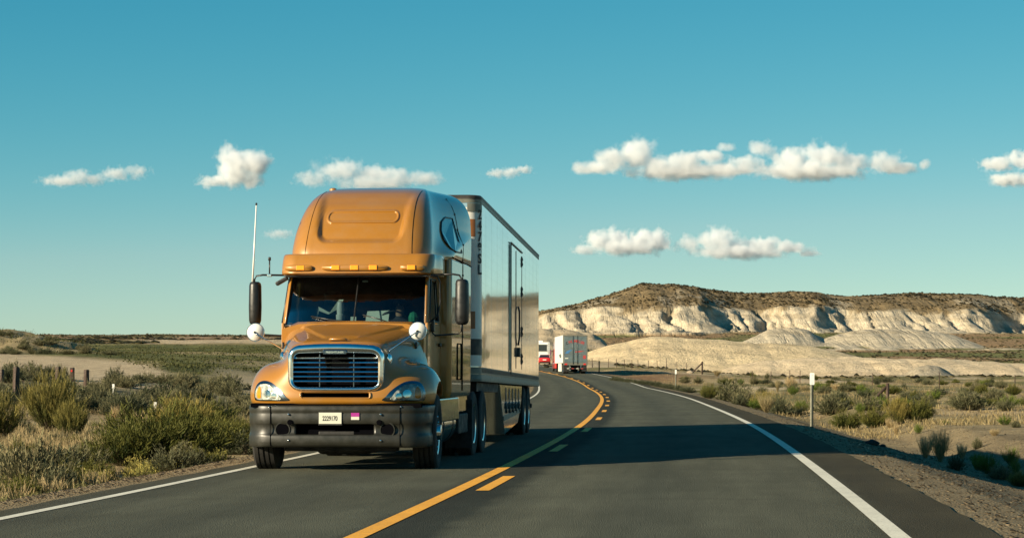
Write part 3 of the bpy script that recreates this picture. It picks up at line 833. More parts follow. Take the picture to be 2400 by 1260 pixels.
for u in (-.215, .245):
    MB().b(u-.008, u+.008, gy(u)+.012, gy(u)+.06, 1.14, 1.57).build('upright', M_DCHROME, grille, bevel=.004)
    for k in range(6): pass
MB().loft([[Vector((u, gy(u)-y, z)) for u, z in rrect(.165-i, 1.566+i, 1.622-i, .018, 4)] for y, i in ((-.01, 0), (.052, 0), (.060, .008))], True, True).build('badge_bar', M_DCHROME, grille, smooth=True, auto=0.6)
text_mesh('badge_lettering', 'FREIGHTLINER', .036, M_CHROME, grille, (0, gy(0)-.062, 1.594), (math.pi/2, 0, 0), .002, 1.02, bold=.0008)
MB().loft([[Vector((u*k_, on_hood(u, z, o_), 1.026+(z-1.026)*k_)) for u, z in rrect(.475, .985, 1.068, .03, 4)] for k_, o_ in ((1.03, -.015), (1.02, .014), (.97, .014), (.955, -.05))], True, False).build('air_slot_lip', M_ORANGE, hood, smooth=True)
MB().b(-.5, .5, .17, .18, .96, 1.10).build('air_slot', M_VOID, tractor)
MB().tube([(-.12, .27, 1.765), (-.10, .235, 1.772), (.10, .235, 1.772), (.12, .27, 1.765)], [.012, .016, .016, .012], 10).build('hood_handle', M_ORANGE, hood, smooth=True)
# hood side latches and creases
for sgn in (-1, 1):
    MB().box((sgn*.93, 1.2, 1.70), (.03, .05, .09)).build('hood_latch', M_BLACK, hood, bevel=.008)

# bumper: a bent shell with a central air opening
def bumper_path(n=61):
    out = []
    for k in range(n):
        u = -1.0 + 2.0*k/(n-1)
        out.append((u*.93, .0 + .055*abs(u)**2.5))
    R = []
    for k in range(1, 13):
        a = math.radians(84*k/12); R.append((.93 + .30*math.sin(a), .055 + .08*k/12 + .30*(1-math.cos(a))))
    for k in range(1, 7): R.append((1.232 + .004*k, .43 + .06*k))
    return [(-u, y) for u, y in R[::-1]] + out + R
bp = bumper_path()
sec = [(.888,.05),(.884,.012),(.872,0),(.80,0),(.785,.010),(.770,.002),(.70,.004),(.652,.008),(.640,.016),(.62,.03),(.575,.036),(.53,.030),(.505,.018),(.495,.004),(.47,-.004),(.41,-.004),(.372,.004),(.352,.02),(.34,.05)]
bm = bmesh.new(); cols = []
for i, (u, y) in enumerate(bp):
    a = Vector(bp[max(i-1, 0)]); b_ = Vector(bp[min(i+1, len(bp)-1)]); d = (b_-a).normalized(); nx, ny = -d.y, d.x   # inward
    if ny < 0 and abs(u) < .9: nx, ny = -nx, -ny
    q_ = 1 - .62*float(smooth01(.80, 1.0, abs(u)))
    cols.append([bm.verts.new((u + nx*o*q_, y + ny*o*q_, z - (.01*abs(u) if z < .4 else 0))) for z, o in sec])
for i in range(len(cols)-1):
    for k in range(len(sec)-1):
        um = (bp[i][0]+bp[i+1][0])/2; zm = (sec[k][0]+sec[k+1][0])/2
        if abs(um) < .53 and .50 < zm < .637: continue
        bm.faces.new((cols[i][k], cols[i+1][k], cols[i+1][k+1], cols[i][k+1]))
bmesh.ops.recalc_face_normals(bm, faces=bm.faces)
for f in bm.faces: f.smooth = True
me = bpy.data.meshes.new('bumper'); bm.to_mesh(me); bm.free(); me.materials.append(M_BUMP)
bumper = link_mesh('bumper', me, tractor)
so = bumper.modifiers.new('thick', 'SOLIDIFY'); so.thickness = 0.05; so.offset = -1
# check the shell thickens inwards
MB().b(-.60, .60, .16, .20, .42, .70).build('opening_backing', M_VOID, bumper)
MB().b(-.22, .26, .05, .09, .495, .545).build('tow_bar', M_CHASSIS, bumper, bevel=.01)
for sgn in (-1, 1):
    u0 = sgn*.60
    MB().lathe([(.06, .03), (.0, .085), (-.012, .09), (-.012, .102), (.03, .108)], 'Y', 28, (sgn*.705, .05, .565)).build('fog_lamp_well', M_BUMP, bumper, smooth=True, auto=.7)
    MB().lathe([(-.004, .084), (-.006, .0835), (-.006, .002)], 'Y', 24, (sgn*.705, .05, .565)).build('fog_hole_shade', M_VOID, bumper)  # solid black disc, painted shade instead of an open hole
    MB().lathe([(.02, .036), (-.012, .036), (-.014, .03), (-.010, .002)], 'Y', 20, (sgn*.60, .018, .665)).build('tow_hole', M_VOID, bumper, smooth=True, auto=.7)  # solid black plug in place of a shaded hole
    for z in (.77, .425):
        MB().lathe([(.02, .015), (-.008, .015), (-.016, .010), (-.018, .002)], 'Y', 14, (sgn*.62, .012, z)).build('bolt', M_CHROME, bumper, smooth=True, auto=.8)
    MB().b(sgn*.872-.003, sgn*.872+.003, .036, .05, .345, .886).build('seam', M_VOID, bumper)
    MB().lathe([(.02, .011), (-.008, .011), (-.012, .002)], 'Y', 12, (sgn*.885, .04, .872)).build('bolt', M_CHROME, bumper, smooth=True)
plate = MB().b(-.205, .10, -.012, -.004, .645, .795).build('licence_plate', M_PLATE, bumper, bevel=.006)
MB().b(-.212, .107, -.006, .004, .625, .802).build('plate_frame', M_BLACK, plate, bevel=.004)
text_mesh('plate_number', '2229170', .088, M_INK, plate, (-.057, -.0135, .715), (math.pi/2, 0, 0), .001, .66, bold=.0015)
st = MB().b(.225, .335, -.006, .004, .742, .792).build('sticker', M_MAG, bumper)
MB().b(.226, .334, -.0062, .004, .700, .741).build('sticker_lower_half', M_PLATE, st)
MB().b(-1.15, 1.15, .10, .45, .862, .915).build('bumper_gap_shade', M_VOID, tractor)  # black block that stands for the shade in the gap

# cab: cowl, pillars, sides, doors
cab = empty('cab'); cab.parent = tractor
MB().loft([[Vector(p) for p in ((-1.0,1.46,.95),(1.0,1.46,.95),(1.0,1.46,1.93),(.76,1.455,2.0),(0,1.43,2.02),(-.76,1.455,2.0),(-1.0,1.46,1.93))],
           [Vector(p) for p in ((-1.02,1.60,.95),(1.02,1.60,.95),(1.02,1.60,1.93),(.8,1.58,2.03),(0,1.52,2.045),(-.8,1.58,2.03),(-1.02,1.60,1.93))]], True, True).build('cowl', M_ORANGE, cab, smooth=True, auto=.6)
for sgn in (-1, 1):
    MB().loft([[Vector((sgn*u, y, z)) for u, y, z in ((.985,1.585,1.90),(1.045,1.64,1.90),(1.045,1.78,1.90),(.99,1.72,1.90))],
               [Vector((sgn*u, y, z)) for u, y, z in ((.955,1.98,2.72),(1.005,2.03,2.72),(1.005,2.14,2.72),(.955,2.10,2.72))]], True, True).build('pillar', M_ORANGE, cab, smooth=True, bevel=.02)
    sd = MB()
    sd.prism([(sgn*1.03,1.58,.95),(sgn*1.03,2.96,.95),(sgn*1.04,2.96,2.02),(sgn*1.04,1.62,2.02)], (-sgn*.04,0,0))
    sd.prism([(sgn*1.04,2.70,2.0),(sgn*1.04,2.96,2.0),(sgn*1.0,2.96,2.75),(sgn*1.0,2.70,2.75)], (-sgn*.04,0,0))
    sd.prism([(sgn*1.01,1.95,2.62),(sgn*1.01,2.96,2.62),(sgn*.99,2.96,2.8),(sgn*.99,2.05,2.8)], (-sgn*.04,0,0))
    door = sd.build('door', M_ORANGE, cab, bevel=.012)
    MB().prism([(sgn*1.030,1.72,2.03),(sgn*1.030,2.70,2.03),(sgn*.998,2.70,2.64),(sgn*.998,2.08,2.64)], (-sgn*.008,0,0)).build('door_window', M_GLASS, door)
    MB().tube([(sgn*1.045,1.72,2.03),(sgn*1.015,2.06,2.64),(sgn*1.01,2.64,2.65),(sgn*1.045,2.70,2.05),(sgn*1.045,1.72,2.03)], .014, 8).build('window_seal', M_BLACK, door, smooth=True)
    MB().box((sgn*1.06, 2.80, 1.72), (.03, .16, .05)).build('door_handle', M_BLACK, door, bevel=.01)
    MB().box((sgn*1.07, 2.35, .70), (.14, 1.3, .05)).build('step', M_ALU, cab, bevel=.01)
    # floor-level fairing under the door
    MB().prism([(sgn*1.18,1.80,.62),(sgn*1.18,4.1,.62),(sgn*1.17,4.1,.955),(sgn*1.17,1.70,.955)], (-sgn*.06,0,0)).build('side_fairing', M_ORANGE, cab, bevel=.02)

# windscreen: two curved panes with a divider
def ws_pt(u, z):
    zz = z + (-.045*(u/1.0)**2 if z < 2.3 else 0)
    return Vector((u, 1.535 + (z-2.0)*.66 + .10*abs(u)**2.2, zz))
for a, b_ in ((-.975, -.012), (.012, .975)):
    rows = []
    for j in range(9):
        z = 2.035 + (2.72-2.035)*j/8
        rows.append([ws_pt((a+(b_-a)*k/14)*(1-.03*j/8), z) for k in range(15)])
    MB().loft(rows, False, False).build('windscreen_pane', M_GLASS, cab, smooth=True)
MB().tube([ws_pt(0, 2.03)+Vector((0,-.004,0)), ws_pt(0, 2.72)+Vector((0,-.004,0))], .011, 8).build('windscreen_divider', M_BLACK, cab)
seal = [ws_pt(-.985+1.97*k/20, 2.02)+Vector((0,-.006,0)) for k in range(21)] + [ws_pt(.985-.03*k/8, 2.02+.7*k/8)+Vector((0,-.004,0)) for k in range(1,9)]
seal = [ws_pt(-.985+.03*k/8, 2.02+.7*k/8)+Vector((0,-.004,0)) for k in range(8,0,-1)] + seal
MB().tube(seal, .016, 8).build('windscreen_seal', M_BLACK, cab, smooth=True)
for u0, u1 in ((-.10, -.62), (.62, .12)):
    wp = MB().tube([ws_pt(u0+.35 if u0 < 0 else u0, 2.02)+Vector((0,-.035,-.02)), ws_pt((u0+u1)/2, 2.07)+Vector((0,-.035,0)), ws_pt(u1, 2.13)+Vector((0,-.022,0))], .009, 6).build('wiper', M_BLACK, cab, smooth=True)

# cab interior
MB().b(-.95, .95, 1.70, 2.10, 1.55, 2.02).build('dashboard', M_INT, cab, bevel=.05, seg=3)
MB().b(-.99, .99, 2.925, 2.955, .95, 2.96).build('rear_panel', M_INT, cab)
MB().b(-.97, .97, 1.7, 2.92, .95, 1.0).build('floor', M_INT, cab)
MB().b(-.96, .96, 1.98, 2.92, 2.74, 2.77).build('headliner', M_INT, cab)
for sgn in (-1, 1):
    seat = MB().b(sgn*.52-.26, sgn*.52+.26, 2.35, 2.78, 1.40, 1.55).build('seat', M_INT, cab, bevel=.05, seg=3)
    MB().b(sgn*.52-.25, sgn*.52+.25, 2.77, 2.88, 1.52, 2.28).build('seat_back', M_INT, seat, bevel=.05, seg=3)
    MB().b(sgn*.52-.13, sgn*.52+.13, 2.79, 2.87, 2.30, 2.50).build('head_rest', M_INT, seat, bevel=.04, seg=3)
sw = []
for k in range(25):
    a = 2*math.pi*k/24; sw.append((.50+.22*math.cos(a), 2.04 - .10*math.sin(a), 2.0 + .19*math.sin(a)))
MB().tube(sw, .014, 8, False).build('steering_wheel', M_BLACK, cab, smooth=True)
MB().prism([(.10,1.93,2.03),(.43,1.91,2.03),(.44,1.98,2.20),(.12,2.0,2.19)], (0,.004,0)).build('folded_map', M_PAPER, cab)
MB().b(.08, .46, 1.80, 1.95, 2.022, 2.03).build('paper_sheet', M_PAPER, cab)
MB().prism([(-.10,1.86,2.025),(-.02,1.86,2.025),(-.02,1.88,2.11),(-.10,1.88,2.11)], (0,.004,0)).build('note_card', M_PAPER, cab)
MB().prism([(-.66,2.06,2.03),(-.63,2.06,2.03),(-.60,2.10,2.26),(-.45,2.12,2.18),(-.30,2.12,2.24),(-.24,2.10,2.36),(-.31,2.12,2.36),(-.34,2.12,2.22),(-.46,2.12,2.15),(-.59,2.10,2.20)], (0,.01,0)).build('folded_shade', M_PAPER, cab)
MB().lathe([(2.02,.05),(2.04,.062),(2.14,.065),(2.15,.05),(2.17,.05),(2.22,.056),(2.32,.045),(2.34,.01)], 'Z', 16, (-.27, 2.02, 0)).build('white_flask', M_WHITEP, cab, smooth=True, auto=.6)
MB().lathe([(2.02,.03),(2.04,.07),(2.10,.075),(2.16,.05),(2.18,.01)], 'Z', 10, (.80, 1.84, 0)).build('green_bag', M_GREENB, cab)
MB().b(.04, .12, 2.04, 2.06, 2.60, 2.63).build('toll_transponder', M_WHITEP, cab, bevel=.006)

# visor over the windscreen, with five marker lamps
def out_ring(yf, wf, ws, yb, r, z, nf=40, ns=26, y_w=3.3, bow=.10):
    half = []
    for k in range(nf):
        u = (wf-r)*k/(nf-1); half.append((u, yf + bow*(u/wf)**2.2))
    y0 = half[-1][1]; u0 = wf-r
    for k in range(1, 15):
        a = math.radians(88*k/14); half.append((u0 + r*math.sin(a), y0 + r*(1-math.cos(a))))
    y1 = half[-1][1]; u1 = half[-1][0]
    for k in range(1, ns+1):
        y = y1 + (yb-y1)*k/ns; t = min(1, max(0, (y-y1)/max(.05, y_w-y1))); t = t*t*(3-2*t)
        half.append((u1 + (ws-u1)*t, y))
    return [Vector((-u, y, z)) for u, y in half[:0:-1]] + [Vector((u, y, z)) for u, y in half]
vt = [(2.685,1.70,1.05,1.10),(2.70,1.625,1.075,1.12),(2.72,1.605,1.085,1.125),(2.80,1.625,1.09,1.13),(2.90,1.685,1.09,1.13),(2.975,1.735,1.085,1.125),(2.995,1.765,1.075,1.12),(3.0,1.84,1.02,1.07)]
MB().loft([out_ring(yf, wf, ws, 2.72, .26, z, y_w=2.5, bow=.07) for z, yf, wf, ws in vt], True, True).build('sun_visor', M_ORANGE, tractor, smooth=True, auto=.8)
visor = tractor.children[-1]
MB().b(-1.0, 1.0, 1.72, 2.3, 2.672, 2.684).build('visor_underside', M_BLACK, visor)  # black plate added so the windscreen top looks shaded
def visor_y(u, z):
    yf = np.interp(z, [r[0] for r in vt], [r[1] for r in vt]); return float(yf + .07*(abs(u)/1.09)**2.2)
def housing(u0, u1, z):
    w, c = (u1-u0)/2, (u0+u1)/2
    rings = []
    for s_, o_ in ((1.0, -.02), (.985, .018), (.93, .036), (.80, .046), (.3, .05)):
        ring = []
        for k in range(40):
            a = 2*math.pi*k/40; q = lambda v: math.copysign(abs(v)**.55, v)
            u = c + w*q(math.cos(a))*(1-(1-s_)*.045/w if s_ > .5 else s_); zz = z + .045*s_*q(math.sin(a)); ring.append(Vector((u, visor_y(u, z)-o_, zz)))
        rings.append(ring)
    return MB().loft(rings, True, True).build('marker_housing', M_ORANGE, visor, smooth=True)
for u0, u1 in ((-1.0, -.60), (-.47, .47), (.64, .98)): housing(u0, u1, 2.79)
for u in (-.77, -.265, 0, .265, .80):
    y = visor_y(u, 2.79)
    MB().b(u-.058, u+.058, y-.060, y-.02, 2.757, 2.823).build('marker_lamp', M_AMBER, visor, bevel=.008)

# raised sleeper roof
rt = [(2.96,1.86,1.01,1.19),(3.05,1.885,1.01,1.20),(3.20,1.965,1.0,1.205),(3.40,2.11,.975,1.205),(3.60,2.31,.935,1.20),(3.76,2.53,.89,1.185),(3.88,2.78,.845,1.15),(3.97,3.06,.79,1.09),(4.03,3.36,.735,1.02),(4.075,3.72,.67,.92),(4.105,4.15,.59,.79),(4.125,4.65,.48,.6)]
zz = np.concatenate([np.linspace(2.96, 3.9, 95), np.linspace(3.905, 4.125, 44)])
yfv, wfv, wsv = catmull(rt, zz)
rings = []
for z, yf, wf, ws in zip(zz, yfv, wfv, wsv):
    ring = out_ring(yf, wf, ws, 5.45 - max(0, z-3.7)*.55, min(.36, wf*.44), z, nf=90, bow=.09, y_w=3.3+2.4*float(smooth01(3.0, 3.5, z)))
    for p in ring:
        if p.y < 4.2 and abs(p.x) < .95:
            # broad dished panel, open towards the top
            hw = .60 + (z-3.12)*.10
            d = max(abs(p.x)-hw+.14, 3.155+.14-z) if True else 0
            dx, dz = abs(p.x)-(hw-.14), (3.155+.14)-z
            sd = math.hypot(max(dx, 0), max(dz, 0)) - .14 if (dx > 0 or dz > 0) else max(dx, dz) - .14
            k = 1 - float(smooth01(-.075, .012, sd)); fade = 1 - float(smooth01(3.78, 4.02, z))
            p.y += .085*k*fade
            # flat oblong ring pressed into it
            ex, ez = max(abs(p.x)-.43, 0), max(abs(z-3.555)-.008, 0)
            e = abs(math.hypot(ex, ez)-.078)
            p.y -= .022*(1-float(smooth01(.006, .022, e)))
    rings.append(ring)
roof = MB().loft(rings, True, True).build('roof_fairing', M_ORANGE, tractor, smooth=True, auto=1.0)
roof_bvh = BVHTree.FromPolygons([v.co for v in roof.data.vertices], [tuple(p.vertices) for p in roof.data.polygons])
for sgn in (-1, 1):
    pth = []
    for k in range(30):
        z = 3.0 + (4.0-3.0)*k/29; u = sgn*(.765 - .05*k/29)
        h = roof_bvh.ray_cast(Vector((u, 0, z)), Vector((0, 1, 0)))
        if h[0] is not None and h[0].y < 4.6: pth.append(h[0] + Vector((0, -.0005, 0)))
    MB().tube(pth, .0045, 6).build('panel_seam', M_VOID, roof, smooth=True)
MB().lathe([(0,.085),(.02,.085),(.03,.06),(.055,.055),(.07,.03),(.072,.003)], 'Z', 20, (-.66, 3.62, 4.0)).build('roof_beacon', M_ORANGE, roof, smooth=True, auto=.7)
# sleeper below the roof, back-of-cab extenders
sl = MB()
hw = 1.20
ring = lambda z, w: [Vector((u, y, z)) for u, y in ((-w,3.03),(-w+.05,2.97),(w-.05,2.97),(w,3.03),(w,5.45),(-w,5.45))]
sl.loft([ring(.95, 1.17), ring(1.05, 1.195), ring(2.2, 1.20), ring(2.98, 1.20)], True, True)
sleeper = sl.build('sleeper', M_ORANGE, tractor, smooth=True, auto=.4, bevel=.02)
for sgn in (-1, 1):
    MB().tube([(sgn*1.203, 3.70, 1.22), (sgn*1.203, 3.70, 1.70), (sgn*1.203, 3.75, 1.75), (sgn*1.203, 4.15, 1.75), (sgn*1.203, 4.20, 1.70), (sgn*1.203, 4.20, 1.22), (sgn*1.203, 3.70, 1.22)], .010, 6).build('locker_door_seam', M_VOID, sleeper)
    sm = []
    for k in range(26):
        z = 1.05 + 2.9*k/25; y = 4.32 + .10*(z-1.05)/2.9
        h = roof_bvh.ray_cast(Vector((sgn*4, y, z)), Vector((-sgn, 0, 0))); x = h[0].x if (h[0] is not None and z > 2.98) else sgn*1.202
        sm.append(Vector((x, y, z)))
    MB().tube(sm, .007, 6).build('extender_seam', M_VOID, sleeper)
    for p in sm[1::2]: MB().lathe([(0,.016),(sgn*.012,.013),(sgn*.014,.002)], 'X', 8, p).build('rivet', M_BLACK, sleeper)
    # upper side window of the sleeper
    wpts = [(4.16,3.64),(3.75,3.63),(3.40,3.54),(3.20,3.40),(3.16,3.26),(3.25,3.14),(3.45,3.10),(4.14,3.12)]
    wp = []
    for y, z in wpts:
        h = roof_bvh.ray_cast(Vector((sgn*4, y, z)), Vector((-sgn, 0, 0))); x = h[0].x if h[0] is not None else sgn*1.2
        wp.append(Vector((x, y, z)))
    wn = MB().prism([p + Vector((sgn*.004, 0, 0)) for p in wp], (sgn*.006, 0, 0)).build('sleeper_window', M_DWIN, roof)
    MB().tube([p + Vector((sgn*.008, 0, 0)) for p in wp + wp[:1]], .013, 8).build('window_frame', M_BLACK, wn, smooth=True)
    MB().tube([wp[4] + Vector((sgn*.012, 0, 0)), (wp[0]+wp[7])*.5 + Vector((sgn*.012, 0, -.06))], .012, 6).build('window_bar', M_BLACK, wn)
    # drip rail above the sleeper
    MB().tube([(sgn*1.207, 3.0, 3.0), (sgn*1.207, 5.44, 2.97)], .008, 6).build('roof_seam', M_VOID, roof)

# mirrors
def mirror(sgn, u, y, z0, z1, w):
    mo = empty('mirror'); mo.parent = tractor
    prof = []
    rings = []
    for z, s_ in ((z0, .55), (z0+.02, .85), (z0+.06, 1), (z0+.25, 1.06), (z1-.06, 1), (z1-.02, .9), (z1, .6)):
        rings.append([Vector((u + w*.5*s_*q[0], y + .07*s_*q[1], z)) for q in ((-1,.9),(-.95,-.2),(-.6,-.85),(0,-1),(.6,-.85),(.95,-.2),(1,.9))])
    sh = MB().loft(rings, True, True).build('housing', M_BLACK, mo, smooth=True, auto=.8)
    MB().b(u-w*.45, u+w*.45, y+.064, y+.07, z0+.05, z1-.04).build('mirror_glass', M_CHROME, mo)
    MB().tube([(sgn*.99, 1.93, 2.70), (sgn*(abs(u)-.12), y-.03, 2.705), (sgn*(abs(u)-.03), y-.03, 2.69), (u, y-.03, 2.64), (u, y-.03, z1-.05)], .014, 8).build('upper_arm', M_BLACK, mo, smooth=True)
    MB().tube([(u, y-.02, z0+.05), (u, y-.02, 1.90), (u-sgn*.05, y-.02, 1.865), (sgn*1.10, y, 1.845), (sgn*1.06, y, 1.88), (sgn*1.045, y+.02, 1.95)], .013, 8).build('lower_arm', M_BLACK, mo, smooth=True)
    MB().box((sgn*1.06, y, 1.98), (.06, .08, .17)).build('bracket', M_BLACK, mo, bevel=.015)
    return mo
mirror(-1, -1.485, 1.92, 2.0, 2.61, .165)
mirror(1, 1.475, 1.92, 1.995, 2.635, .185)
# quarter-window guard bar on the driver's side
for sgn in (1,):
    MB().tube([(1.05,1.80,2.69),(1.13,1.85,2.68),(1.165,1.9,2.60),(1.165,1.95,2.32),(1.13,1.96,2.14),(1.06,1.9,2.06)], .013, 8).build('guard_bar', M_BLACK, cab, smooth=True)
for sgn, (du, dz), (bu, by, bz) in ((-1, (-1.20, 1.872), (-.885, .62, 1.56)), (1, (1.03, 1.885), (.69, .42, 1.53))):
    sp = empty('spot_mirror'); sp.parent = tractor
    dy = .62
    MB().lathe([(-.055,.004),(-.052,.03),(-.035,.075),(-.008,.106),(.0,.114),(.008,.118),(.016,.114),(.012,.09)], 'Y', 32, (du, dy, dz)).build('bowl', M_WHITEP, sp, smooth=True)
    MB().lathe([(.0,.117),(-.008,.123),(.012,.126),(.022,.118)], 'Y', 32, (du, dy, dz)).build('bowl_rim', M_CHROME, sp, smooth=True)
    MB().lathe([(-.075,.012),(-.045,.016)], 'Y', 10, (du, dy, dz)).build('stud', M_BLACK, sp)
    hh = hood_bvh.ray_cast(Vector((bu, -2, bz)), Vector((0, 1, 0)))
    bpnt = hh[0] if hh[0] is not None else Vector((bu, by, bz))
    MB().tube([(du, dy-.06, dz-.01), (du-sgn*.06, dy-.07, dz-.05), (bpnt.x, bpnt.y-.03, bpnt.z+.09), (bpnt.x, bpnt.y-.02, bpnt.z+.02)], .010, 8).build('arm', M_CHROME, sp, smooth=True)
    MB().loft([[Vector((bpnt.x+.036*c_*s_, bpnt.y-.02-o_, bpnt.z-.03+.08*s_*q_)) for c_, q_ in ((math.cos(k*math.pi/8), math.sin(k*math.pi/8)) for k in range(16))] for s_, o_ in ((1, -.03), (1, .015), (.7, .03))], True, True).build('foot', M_CHROME, sp, smooth=True, auto=.7)
# aerials
ae = MB().tube([(-1.515, 1.90, 2.58), (-1.50, 1.92, 3.0), (-1.475, 1.95, 3.70)], [.014, .011, .009], 8).build('whip_antenna', M_WHITEP, tractor, smooth=True)
MB().lathe([(0,.014),(.03,.014),(.035,.004)], 'Z', 10, (-1.475, 1.95, 3.70)).build('tip', M_BLACK, ae)
ae = MB().tube([(-1.27, 1.90, 2.70), (-1.27, 1.90, 2.92)], .010, 8).build('short_antenna', M_BLACK, tractor, smooth=True)
MB().lathe([(0,.02),(.045,.02),(.05,.005)], 'Z', 10, (-1.27, 1.90, 2.91)).build('tip', M_BLACK, ae, smooth=True)
MB().b(-1.30, -1.24, 1.87, 1.93, 2.68, 2.72).build('clamp', M_CHROME, ae, bevel=.006)
MB().box((-1.10, 1.95, 2.62), (.19, .10, .055), Matrix.Rotation(math.radians(-30), 3, 'Y')).build('side_marker_lamp', M_BLACK, tractor, bevel=.015)

# wheels, axles, tanks, frame
for sgn in (-1, 1):
    wheel(tractor, (sgn*1.10, 1.10, .51), .515, .33, sgn, M_ALU, steer=math.radians(2.0))
    for y in (6.1, 7.42): wheel(tractor, (sgn*1.06, y, .51), .515, .26, sgn, M_ALU, dual=True)
    tk = MB().lathe([(2.15,.02),(2.16,.26),(2.20,.31),(3.95,.31),(3.99,.26),(4.0,.02)], 'Y', 36, (sgn*.84, 0, .57)).build('fuel_tank', M_ALU, tractor, smooth=True, auto=.8)
    for y in (2.5, 3.6): MB().lathe([(y-.03,.317),(y+.03,.317)], 'Y', 36, (sgn*.84, 0, .57)).build('tank_strap', M_CHASSIS, tk, smooth=True, auto=.6)
    MB().b(sgn*1.0-.17, sgn*1.0+.17, 4.15, 5.2, .72, 1.0).build('tool_box', M_CHROME, tractor, bevel=.02)
    MB().b(sgn*1.0-.17, sgn*1.0+.17, 4.15, 5.3, .40, .70).build('battery_box', M_CHASSIS, tractor, bevel=.02)
    MB().loft([[Vector((sgn*u, 5.45+d, z)) for u, z in ((.8,.15),(1.22,.15),(1.22,.9),(.8,.9))] for d in (0, .02)], True, True).build('mud_flap', M_CHASSIS, tractor)
    MB().b(sgn*.45-.06, sgn*.45+.06, .3, 8.0, .62, .92).build('frame_rail', M_CHASSIS, tractor)
MB().b(-.95, .95, 1.02, 1.20, .40, .58).build('front_axle', M_CHASSIS, tractor, bevel=.03)
MB().b(-.35, .40, .55, 1.6, .22, .60).build('engine_sump', M_CHASSIS, tractor, bevel=.08)
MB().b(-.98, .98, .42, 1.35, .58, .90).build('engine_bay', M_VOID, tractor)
MB().b(-.75, .80, .35, .55, .27, .36).build('skid_plate', M_CHASSIS, tractor, bevel=.03)
for y in (6.1, 7.42): MB().tube([(-1.0, y, .51), (1.0, y, .51)], .11, 12).build('drive_axle', M_CHASSIS, tractor, smooth=True)
MB().b(-.5, .5, 6.2, 7.3, .95, 1.15).build('fifth_wheel', M_CHASSIS, tractor, bevel=.03)

# the driver, dim behind the glass: one skinned body with a head, arms on the wheel
def person_seated(name, origin, label):
    J = [(0,0,1.56),(0,-.02,1.75),(0,-.05,1.98),(0,-.06,2.10),(0,-.08,2.18),(0,-.10,2.30),     # pelvis..head
         (-.17,-.05,2.03),(-.24,-.18,1.86),(-.16,-.52,1.95),(-.14,-.60,1.99),
         (.17,-.05,2.03),(.24,-.18,1.86),(.16,-.52,1.95),(.14,-.60,1.99),
         (-.12,-.05,1.55),(-.16,-.48,1.56),(-.16,-.55,1.12),(-.16,-.70,1.08),
         (.12,-.05,1.55),(.16,-.48,1.56),(.16,-.55,1.12),(.16,-.70,1.08)]
    Eg = [(0,1),(1,2),(2,3),(3,4),(4,5),(2,6),(6,7),(7,8),(8,9),(2,10),(10,11),(11,12),(12,13),(0,14),(14,15),(15,16),(16,17),(0,18),(18,19),(19,20),(20,21)]
    Rr = [.16,.15,.16,.07,.06,.095,.075,.055,.038,.032,.075,.055,.038,.032,.10,.085,.055,.045,.10,.085,.055,.045]
    me = bpy.data.meshes.new(name); me.from_pydata(J, Eg, []); o = link_mesh(name, me)
    sk = o.modifiers.new('skin', 'SKIN'); me.skin_vertices[0].data[0].use_root = True
    for v, r in zip(me.skin_vertices[0].data, Rr): v.radius = (r, r)
    ss = o.modifiers.new('sub', 'SUBSURF'); ss.levels = ss.render_levels = 1
    m2 = bpy.data.meshes.new_from_object(o.evaluated_get(bpy.context.evaluated_depsgraph_get())); m2.name = name
    bpy.data.objects.remove(o); m2.materials.clear(); m2.materials.append(M_CLOTH); m2.materials.append(M_SKIN)
    for p in m2.polygons:
        p.use_smooth = True; c = p.center
        if c.z > 2.13 or c.y < -.50 and c.z > 1.85: p.material_index = 1
    pe = link_mesh(name, m2); pe.matrix_world = tractor.matrix_basis @ Matrix.Translation(origin)
    hair = MB().lathe([(0,.005),(-.02,.07),(-.06,.098),(-.11,.104)], 'Z', 16, (0,-.085,2.405)).build('hair', M_BLACK, pe, smooth=True)
    for s_ in (-1, 1):   # fingers hooked over the wheel rim
        for k in range(4):
            x = s_*.14 + (k-1.5)*.019
            MB().tube([(x,-.60,2.0),(x,-.655,2.005+.004*k),(x,-.675,1.985),(x,-.66,1.965)], [.0095,.009,.0085,.007], 6).build('finger', M_SKIN, pe, smooth=True)
        MB().tube([(s_*.14-s_*.04,-.59,1.99),(s_*.14-s_*.07,-.63,1.99),(s_*.14-s_*.06,-.66,1.985)], [.011,.010,.008], 6).build('thumb', M_SKIN, pe, smooth=True)
    MB().tube([(0,-.185,2.31),(0,-.215,2.27),(0,-.19,2.26)], [.012,.016,.012], 6).build('nose', M_SKIN, pe, smooth=True)
    return tag(pe, label, 'person')
person_seated('person', (.50, 2.66, 0), 'person in dark shirt at the wheel behind the tractor windscreen')
